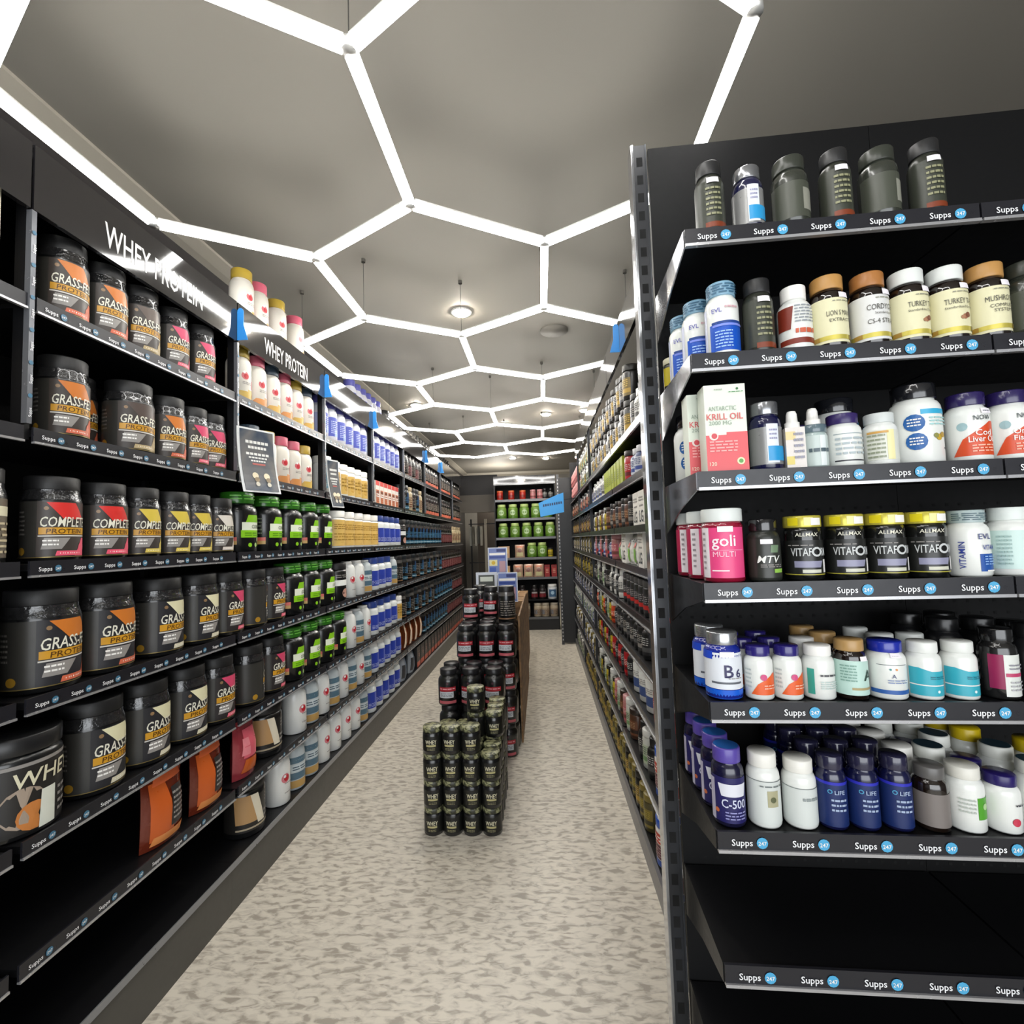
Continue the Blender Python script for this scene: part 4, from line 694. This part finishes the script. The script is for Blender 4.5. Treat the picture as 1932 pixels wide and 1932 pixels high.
right(6, 1.9, 2.22, ['q_rd', 'q_bl']); right(6, 2.24, 2.7, ['q_wt']); right(6, 2.75, 3.3, ['q_dk', 'q_rd']); right(6, 3.3, 4.35, ['q_rd', 'q_ye', 'q_bw']); right(6, 4.5, 7.0, ['q_ws', 'q_bl', 'q_wg'])
right(7, 1.95, 2.3, ['q_by']); right(7, 2.3, 2.7, ['q_dk', 'q_wg']); right(7, 2.75, 3.4, ['q_bn', 'q_wg', 'q_pk']); right(7, 3.4, 4.35, ['q_ye', 'q_wg', 'q_bw']); right(7, 4.5, 7.0, ['q_ws', 'q_ol', 'q_bl'])
right(8, 2.0, 2.4, ['q_by']); right(8, 2.45, 5.6, ['q_ol', 'q_ol', 'q_og']); right(8, 5.75, 7.0, ['q_bw', 'q_wg'])

# front unit: (kind, along, shelf, depth row)
FN = ["right unit's top shelf", "right unit's second shelf", "right unit's third shelf", "right unit's fourth shelf", "right unit's fifth shelf", "right unit's sixth shelf"]
def front(level, seq, off=0.0, place=None, lod=0):
    for e in seq:
        key, u = e[0], e[1]; k = K[key]; r = (k['d'] / 2 if k['prof'] == 'box' else k['r'])
        o = (e[2] if len(e) > 2 else off)
        x, y, z = fpt(u, 0.006 + r + o, FS[level])
        tw = e[3] if len(e) > 3 else random.uniform(-.1, .1) - .12
        put(key, x, y, z, A2 + tw, place or FN[level], lod, order=u + o * .1)
front(0, [('f_dark', .07), ('f_silv', .15), ('f_grn', .24), ('f_dark', .33), ('f_grn', .42), ('f_dark', .51)])
front(1, [('f_blue', .083), ('f_dark', .156), ('f_brn', .231), ('f_a1', .300), ('f_a2', .381), ('f_a3', .457), ('f_a3', .532), ('f_a4', .608), ('f_grn', .686)])
front(1, [('f_blue', .053, .075), ('f_blue', .04, .148), ('f_a1', .345, .09), ('f_yb', .03, .222)], place="right unit's second shelf rear")
front(2, [('f_krill', .068, 0, -.03), ('f_silv', .156), ('f_drop1', .205), ('f_drop2', .249), ('f_purp', .311), ('f_cal', .381), ('f_fish', .460), ('f_cod', .552, 0, -.3), ('f_ome', .629, 0, -.25), ('f_clr', .705)])
front(2, [('f_krill', .05, .062, -.03), ('f_fish', .347, .08), ('f_purp', .27, .1), ('f_fish', .053, .15)], place="right unit's third shelf rear")
front(3, [('f_goli', .060, 0, -.36), ('f_mtv', .139, 0, -.3), ('f_vita', .219, 0, -.33), ('f_vita', .301, 0, -.33), ('f_vita', .378, 0, -.33), ('f_vita', .455, 0, -.33), ('f_evl', .533), ('f_mint', .612), ('f_clr', .69)])
front(3, [('f_goli', .051, .084, .0), ('f_goli', .048, .168, .0), ('f_mint', .65, .1), ('f_pw2', .72, .09)], place="right unit's fourth shelf rear")
front(4, [('f_b6', .045, 0, -.15), ('f_nor', .112), ('f_nor', .168), ('f_tealb', .229), ('f_A', .291), ('f_smv', .361), ('f_aqua', .428), ('f_aqua', .493), ('f_mag', .566), ('f_bkw', .635), ('f_bkw', .71)])
front(4, [('f_b6', .042, .074), ('f_nor', .105, .07), ('f_nor', .165, .075), ('f_nor', .10, .135), ('f_nor', .165, .145), ('f_tealb', .235, .075), ('f_A', .28, .075), ('f_A', .27, .145), ('f_aqua', .40, .08), ('f_aqua', .46, .08), ('f_aqua', .39, .15), ('f_bkw', .53, .08), ('f_bkw', .60, .08), ('f_bkw', .51, .155), ('f_bkw', .58, .155), ('f_mag', .665, .08)], place="right unit's fifth shelf rear", lod=1)
front(5, [('f_c500', .040), ('f_pw', .109), ('f_pw2', .178), ('f_life', .237), ('f_life', .296), ('f_life', .357), ('f_gry', .422), ('f_wgr', .485), ('f_npur', .549), ('f_wst', .617), ('f_wst', .69)])
front(5, [('f_c500', .038, .066), ('f_c500', .036, .132), ('f_c500', .036, .198), ('f_life', .225, .064), ('f_life', .285, .064), ('f_life', .345, .066), ('f_life', .22, .128), ('f_life', .28, .128), ('f_life', .34, .13), ('f_life', .215, .19), ('f_life', .275, .192), ('f_life', .335, .194), ('f_pw2', .41, .066), ('f_pw2', .40, .135), ('f_pw2', .39, .205),
          ('f_wst', .475, .07), ('f_npur', .54, .064), ('f_wst', .61, .075), ('f_npur', .47, .14), ('f_wst', .53, .13), ('f_ybk', .605, .145), ('f_wst', .46, .205), ('f_wst', .525, .2), ('f_ybk', .595, .212), ('f_ybk', .68, .08)], place="right unit's sixth shelf rear", lod=1)

# ---- end unit across the back
EY = 8.28; EX0, EX1 = -0.80, 0.27
EZ = [2.23, 1.90, 1.57, 1.22, 0.88, 0.20]
t = thing('end_shelving', 'black shelving unit across the end of the aisle full of green jars', 'shelf', (EX0, EY, 0))
L = EX1 - EX0
g = G(); g.box(0, L, .40, .42, 0, 2.62, PANEL); obj('back_panel', g, t)
for x in (0, L - .02):
    g = G(); g.box(x, x + .02, 0, .42, 0, 2.62, METAL); obj('upright', g, t)
for z in EZ:
    g = G(); g.box(.02, L - .02, 0, .40, z, z + .018, METAL); g.box(.02, L - .02, -.006, 0, z - .02, z + .02, M('5a5a5c', .3, .3)); obj('shelf', g, t)
g = G(); g.box(.02, L - .02, .01, .03, 0, .20, M('101012', .5)); obj('kick_plate', g, t)
g = G(); g.box(0, L, -.02, 0, 2.50, 2.66, GLOSS); obj('header_board', g, t)
def endr(i, seq, dz=0, place=None):
    for key, x in seq: put(key, x, EY + .02 + (K[key]['d'] / 2 if K[key].get('d') else K[key]['r']), EZ[i] + .019 + dz, random.uniform(-.05, .05), place or "end unit's %s shelf" % ORDN[i], 2, order=x + 10)
endr(0, rng('e_red', -.70, -.30, 3) + rng('q_pk', -.12, .0, 2) + rng('q_dk', .09, .19, 2))
endr(1, rng('e_gr', -.68, .12, 5)); endr(2, rng('e_gr', -.66, .16, 5))
endr(3, [('e_ye', -.66), ('po_f', -.38), ('e_gr', -.17), ('e_gr', .01), ('q_ye', .15)])
endr(4, [('e_ye', -.66), ('po_f', -.42), ('po_f', -.24), ('po_f', -.06)] + rng('e_rb', .08, .2, 2))
endr(5, rng('e_be', -.70, -.1, 4) + [('e_be', .03), ('e_be', .18)])
g = G(); g.box(EX0 + .03, EX1 - .03, EY, EY + .38, .50, .515, METAL); tag(obj('loose_shelf', g), 'thin dark shelf board between the two lowest rows of the end unit', 'shelf')
for key, x in [('e_dk', -.55), ('e_dk', -.36), ('e_dk', -.15), ('e_dk', -.01), ('e_wt', .16)]: put(key, x, EY + .1, .516, 0, "end unit's thin board", 2, order=x + 10)
# dark end panel and slim ladder post by the right run
t = thing('gondola_end', 'tall dark end panel closing the right shelving at its far end', 'panel', (RX, 7.13, 0))
g = G(); g.box(-.17, .42, 0, .02, .02, 2.45, M('18191b', .4)); obj('panel', g, t)
g = G(); g.box(-.20, -.165, -.02, .03, 0, 2.5, M('3a3b3e', .35, .4))
for k in range(46): g.add([(-.19, -.0206, .06 + k * .052), (-.175, -.0206, .06 + k * .052), (-.175, -.0206, .085 + k * .052), (-.19, -.0206, .085 + k * .052)], [(0, 1, 2, 3)], M('9a9b9c', .4))
obj('post', g, t)

# hanging blue sign
t = thing('hanging_sign', 'tilted bright blue sign sticking out over the aisle near the back', 'sign', (0.27, 5.9, 2.02), 0)
g = G(); sm_ = M('2f9be4', .35)
g.prism([(-.29, 0, -.03), (-.27, 0, -.20), (.02, 0, -.15), (.02, 0, .09), (-.05, 0, .07)], (0, .006, 0), sm_); obj('board', g, t)
g = G(); pl = Plane((0, 0, 0), (1, 0, .14), (0, -1, 0)); 
for i in range(9): g.patch(pl, -.235 + i * .027, -.218 + i * .027, -.045, -.015, M('1c3a66', .4), 2)
obj('lettering', g, t)
g = G(); g.bar((.02, .003, 0), (.18, .003, .02), .01, .01, METAL); obj('bracket', g, t)

# ---- hanging posters on the left uprights
PF = M('d4d6d6', .3); PB = mix_mat('poster_print', '3c4654', '6c6a68', 5.0, (1, 1, 1), .25, 3.0)
def poster(y, z0, h, w, lab, skew):
    t = thing('hanging_poster', lab, 'poster', (LX + .02, y, z0), 0, 'framed posters clipped to the left uprights')
    a = Vector((math.sin(skew), math.cos(skew), 0)); n = Vector((math.cos(skew), -math.sin(skew), 0))
    def P(u, z, q=0): p = a * u + n * (q + .05 * (1 - z / h) ** 2); return (p.x, p.y, z)
    def sheet(u0, u1, za, zb, q, m):
        g = G(); N = 8; vs = []
        for j in range(N + 1):
            z = za + (zb - za) * j / N; vs += [P(u0, z, q), P(u1, z, q), P(u1, z, q - .003), P(u0, z, q - .003)]
        fs = []
        for j in range(N):
            b = j * 4
            for i in range(4): fs.append((b + i, b + (i + 1) % 4, b + 4 + (i + 1) % 4, b + 4 + i))
        fs += [(0, 1, 2, 3), (N * 4 + 3, N * 4 + 2, N * 4 + 1, N * 4)]
        g.add(vs, fs, m); return g
    obj('frame', sheet(0, w, 0, h, 0, PF), t)
    obj('sheet', sheet(w * .06, w * .94, h * .03, h * .97, .004, PB), t)
    class PS:
        round = False; ur = 1.0; h = 1.0
        def __call__(s, u, z, l): return P(u, z, .004 + .0012 * l)
    g = G(); sf = PS(); sf.h = h; inkp = M('d6d6d2', .4)
    for (z, hh, ww) in ((.76, .055, .62), (.68, .05, .5), (.58, .045, .62), (.53, .03, .5), (.48, .03, .4)):
        n_ = 6
        for i in range(n_): 
            u0 = w * (.5 - ww / 2) + w * ww * i / n_; g.patch(sf, u0, u0 + w * ww / n_ * .8, h * z, h * (z + hh * .8), inkp, 1)
    g.patch(sf, w * .33, w * .67, h * .43, h * .455, M('b05a52', .4), 1)
    for u in (.36, .66): 
        g.disc(sf, w * u, h * .26, h * .05, M('d9cdb0', .5), 2); g.disc(sf, w * (u + .03), h * .20, h * .04, M('8c7c64', .5), 3); g.disc(sf, w * (u + .03), h * .13, h * .035, M('c9c4b4', .5), 3)
    obj('print', g, t)
poster(2.035, 1.80, .30, .185, 'grey framed poster with white text hanging in front of the second shelf', 0.42)
poster(2.93, 1.79, .31, .10, 'narrow framed poster hanging beside the pale blue jar', 0.35)

# ---- stacks of tubs in the middle of the aisle
P_ = 'the floor stack in the aisle'
def stack(key, xs, y, layers, z0, dz, place, jit=.004, lod=1, rz=0):
    for l in layers:
        for x in xs: put(key, x + random.uniform(-jit, jit), y + random.uniform(-jit, jit), z0 + l * (dz + .0006), rz + random.uniform(-.15, .15), place % (ORDN[l], ORDN[ROW]), lod, order=x + 10)
J0 = .0008
FJ = 'front floor stack, %s layer, %s row'
for r_ in range(5):
    ROW = r_; y = 2.64 + r_ * .108; xs = [-.63 + .1055 * i for i in range(4)]
    n4 = 4 if r_ == 0 else 3
    stack('s_camo', xs, y, range(0, 3), 0, .139, FJ, J0)
    stack('s_camo', xs[:3] if r_ == 0 else ([xs[3]] if r_ > 1 else []), y, [3], 0, .139, FJ, J0)
put('s_camo', -.419, 2.856, .1396 * 3, 0, 'front floor stack raised middle', 1)
put('s_camo', -.419, 2.856, .1396 * 4, 0, 'very top of front floor stack', 1)
RJ = 'long stack, %s layer, %s row'
for r_ in range(14):
    ROW = r_; y = 3.26 + r_ * .152
    xs = [-.66, -.505, -.35] if r_ < 3 else ([-.60, -.45, -.33] if r_ < 6 else [-.55, -.40])
    top = 3 if r_ < 2 or r_ > 8 else 4
    if r_ in (2, 3, 4, 5): xs = [-.585, -.435, -.285]
    stack('s_red', xs, y, range(0, top), 0, .233, RJ, .006, 1 if r_ < 6 else 2)
    if r_ in (4, 6): stack('s_red', xs[:1], y, [4], 0, .233, RJ, .006, 1)
    if r_ in (5,): stack('s_red', xs[1:2], y, [4], 0, .233, RJ, .006, 1)
    if r_ in (3,): 
        put('bkgy', xs[2], y, (.2336) * 4, .3, 'top of long stack', 1)
CBD = mix_mat('cardboard', '6d5238', '8c6c4a', 6.0, (1, 1, 3), .75, 4.0)
def carton(x, y, z, w, d, h, lab):
    t = thing('cardboard_box', lab, 'box', (x, y, z), 0, 'cardboard boxes beside the long aisle stack')
    g = G(); g.box(-w / 2, w / 2, -d / 2, d / 2, 0, h, CBD); obj('box', g, t)
    g = G(); g.box(-.03, .03, -d / 2 - .001, d / 2 + .001, h * .6, h + .001, M('a88c64', .3)); obj('tape', g, t)
for k, (y, h) in enumerate([(5.62, .42), (6.05, .42), (6.48, .40)]):
    carton(-.36, y, 0, .30, .41, h, 'brown cardboard box on the floor behind the tubs, %s from the front' % ORDN[k])
    carton(-.355, y + .01, h + .001, .29, .40, .44, 'brown cardboard box stacked on another behind the tubs, %s from the front' % ORDN[k])
g = G(); g.box(-.203, -.19, 3.75, 5.45, 0, 0.96, CBD); tag(obj('cardboard_sheet', g), 'long brown cardboard side along the right of the aisle stack', 'cardboard')
# poster stands above the stack
def pstand(x, y, z0, w, h, kindp, lab, zb=0.9):
    t = thing('poster_stand', lab, 'poster', (x, y, zb), 0)
    g = G(); g.bar((0, .01, 0), (0, .01, z0 - zb + h * .5), .012, .012, METAL); g.box(-.08, .08, -.04, .06, 0, .008, METAL); obj('stand', g, t)
    zz = z0 - zb
    g = G(); g.box(-w / 2, w / 2, -.006, .004, zz, zz + h, M('c4cad6', .3)); obj('frame', g, t)
    pl = Plane((0, -.006, zz), (1, 0, 0), (0, -1, 0)); g = G()
    if kindp == 0:
        g.patch(pl, -w * .45, w * .45, h * .03, h * .97, M('6a7cb4', .35), 1); g.patch(pl, -w * .42, -.02, h * .05, h * .28, M('3454a8', .35), 2)
        g.patch(pl, -w * .05, w * .42, h * .84, h * .94, M('1c2c6c', .35), 2); g.patch(pl, -w * .42, w * .4, h * .72, h * .80, WHT, 2); g.patch(pl, -w * .42, w * .38, h * .60, h * .69, M('2c4490', .35), 2)
        g.patch(pl, -w * .43, -w * .02, h * .33, h * .55, M('d9d4a0', .35), 3); g.disc(pl, -w * .22, h * .44, w * .1, M('c9a820', .4), 4); g.patch(pl, w * .08, w * .4, h * .1, h * .5, M('b08c94', .4), 3)
    else:
        g.patch(pl, -w * .38, w * .38, h * .1, h * .9, M('3c403c', .35), 1); g.patch(pl, -w * .3, w * .3, h * .66, h * .84, M('c9d0c6', .35), 2)
        for i in range(3): g.patch(pl, -w * .28 + i * w * .2, -w * .12 + i * w * .2, h * .2, h * .5, M('8c7c78', .4), 2)
    obj('print', g, t)
pstand(-.49, 5.3, 1.17, .215, .30, 0, 'upper blue and white poster on a stand above the aisle stack', .703)
pstand(-.585, 5.0, .80 + .14, .22, .28, 1, 'dark poster in a pale frame standing on the aisle stack', .703)
pstand(-.37, 5.05, .80 + .10, .21, .31, 0, 'lower blue and white poster standing on the aisle stack', .703)
# things hanging in the doorway
g = G(); g.box(-1.45, -.9, 10.9, 10.95, 0, 2.2, M('2c241c', .6)); tag(obj('stockroom_shelf', g), 'dark brown panel seen through the doorway', 'panel')
t = thing('storage_rack', 'pale metal rack with hanging goods seen through the doorway', 'rack', (-1.15, 9.9, 0))
g = G(); g.bar((0, 0, 0), (0, 0, 2.0), .05, .05, M('a09888', .4)); g.bar((-.3, 0, 0), (-.3, 0, 2.0), .03, .03, METAL); g.bar((-.35, 0, 1.9), (.3, 0, 1.9), .02, .02, METAL); g.bar((-.35, 0, 1.1), (.3, 0, 1.1), .02, .02, METAL); obj('frame', g, t)
for i in range(5):
    g = G(); g.box(-.33 + i * .055, -.29 + i * .055, -.05, .05, 1.45 + .04 * (i % 2), 1.85, M(['8c8c84', '5a5648', 'a8a498', '3c3c34', '9c988c'][i], .5)); obj('hanging_pack', g, t)
# shop-front daylight behind the camera
ld = bpy.data.lights.new('shop_window_light', 'AREA'); ld.shape = 'RECTANGLE'; ld.size = 4.5; ld.size_y = 2.4; ld.energy = 55; ld.color = (.94, .97, 1)
lo = bpy.data.objects.new('shop_window_light', ld); lo.location = (.6, -2.8, 1.7); lo.rotation_euler = (PI / 2, 0, 0); link(lo)

sl = bpy.data.lights.new('added_back_fill', 'POINT'); sl.energy = 30; sl.color = (1, .95, .86); sl.shadow_soft_size = .1  # unseen point light added behind the bulkhead to brighten the far ceiling
so = bpy.data.objects.new('added_back_fill', sl); so.location = (-.9, 10.5, 2.7); link(so)

flush()
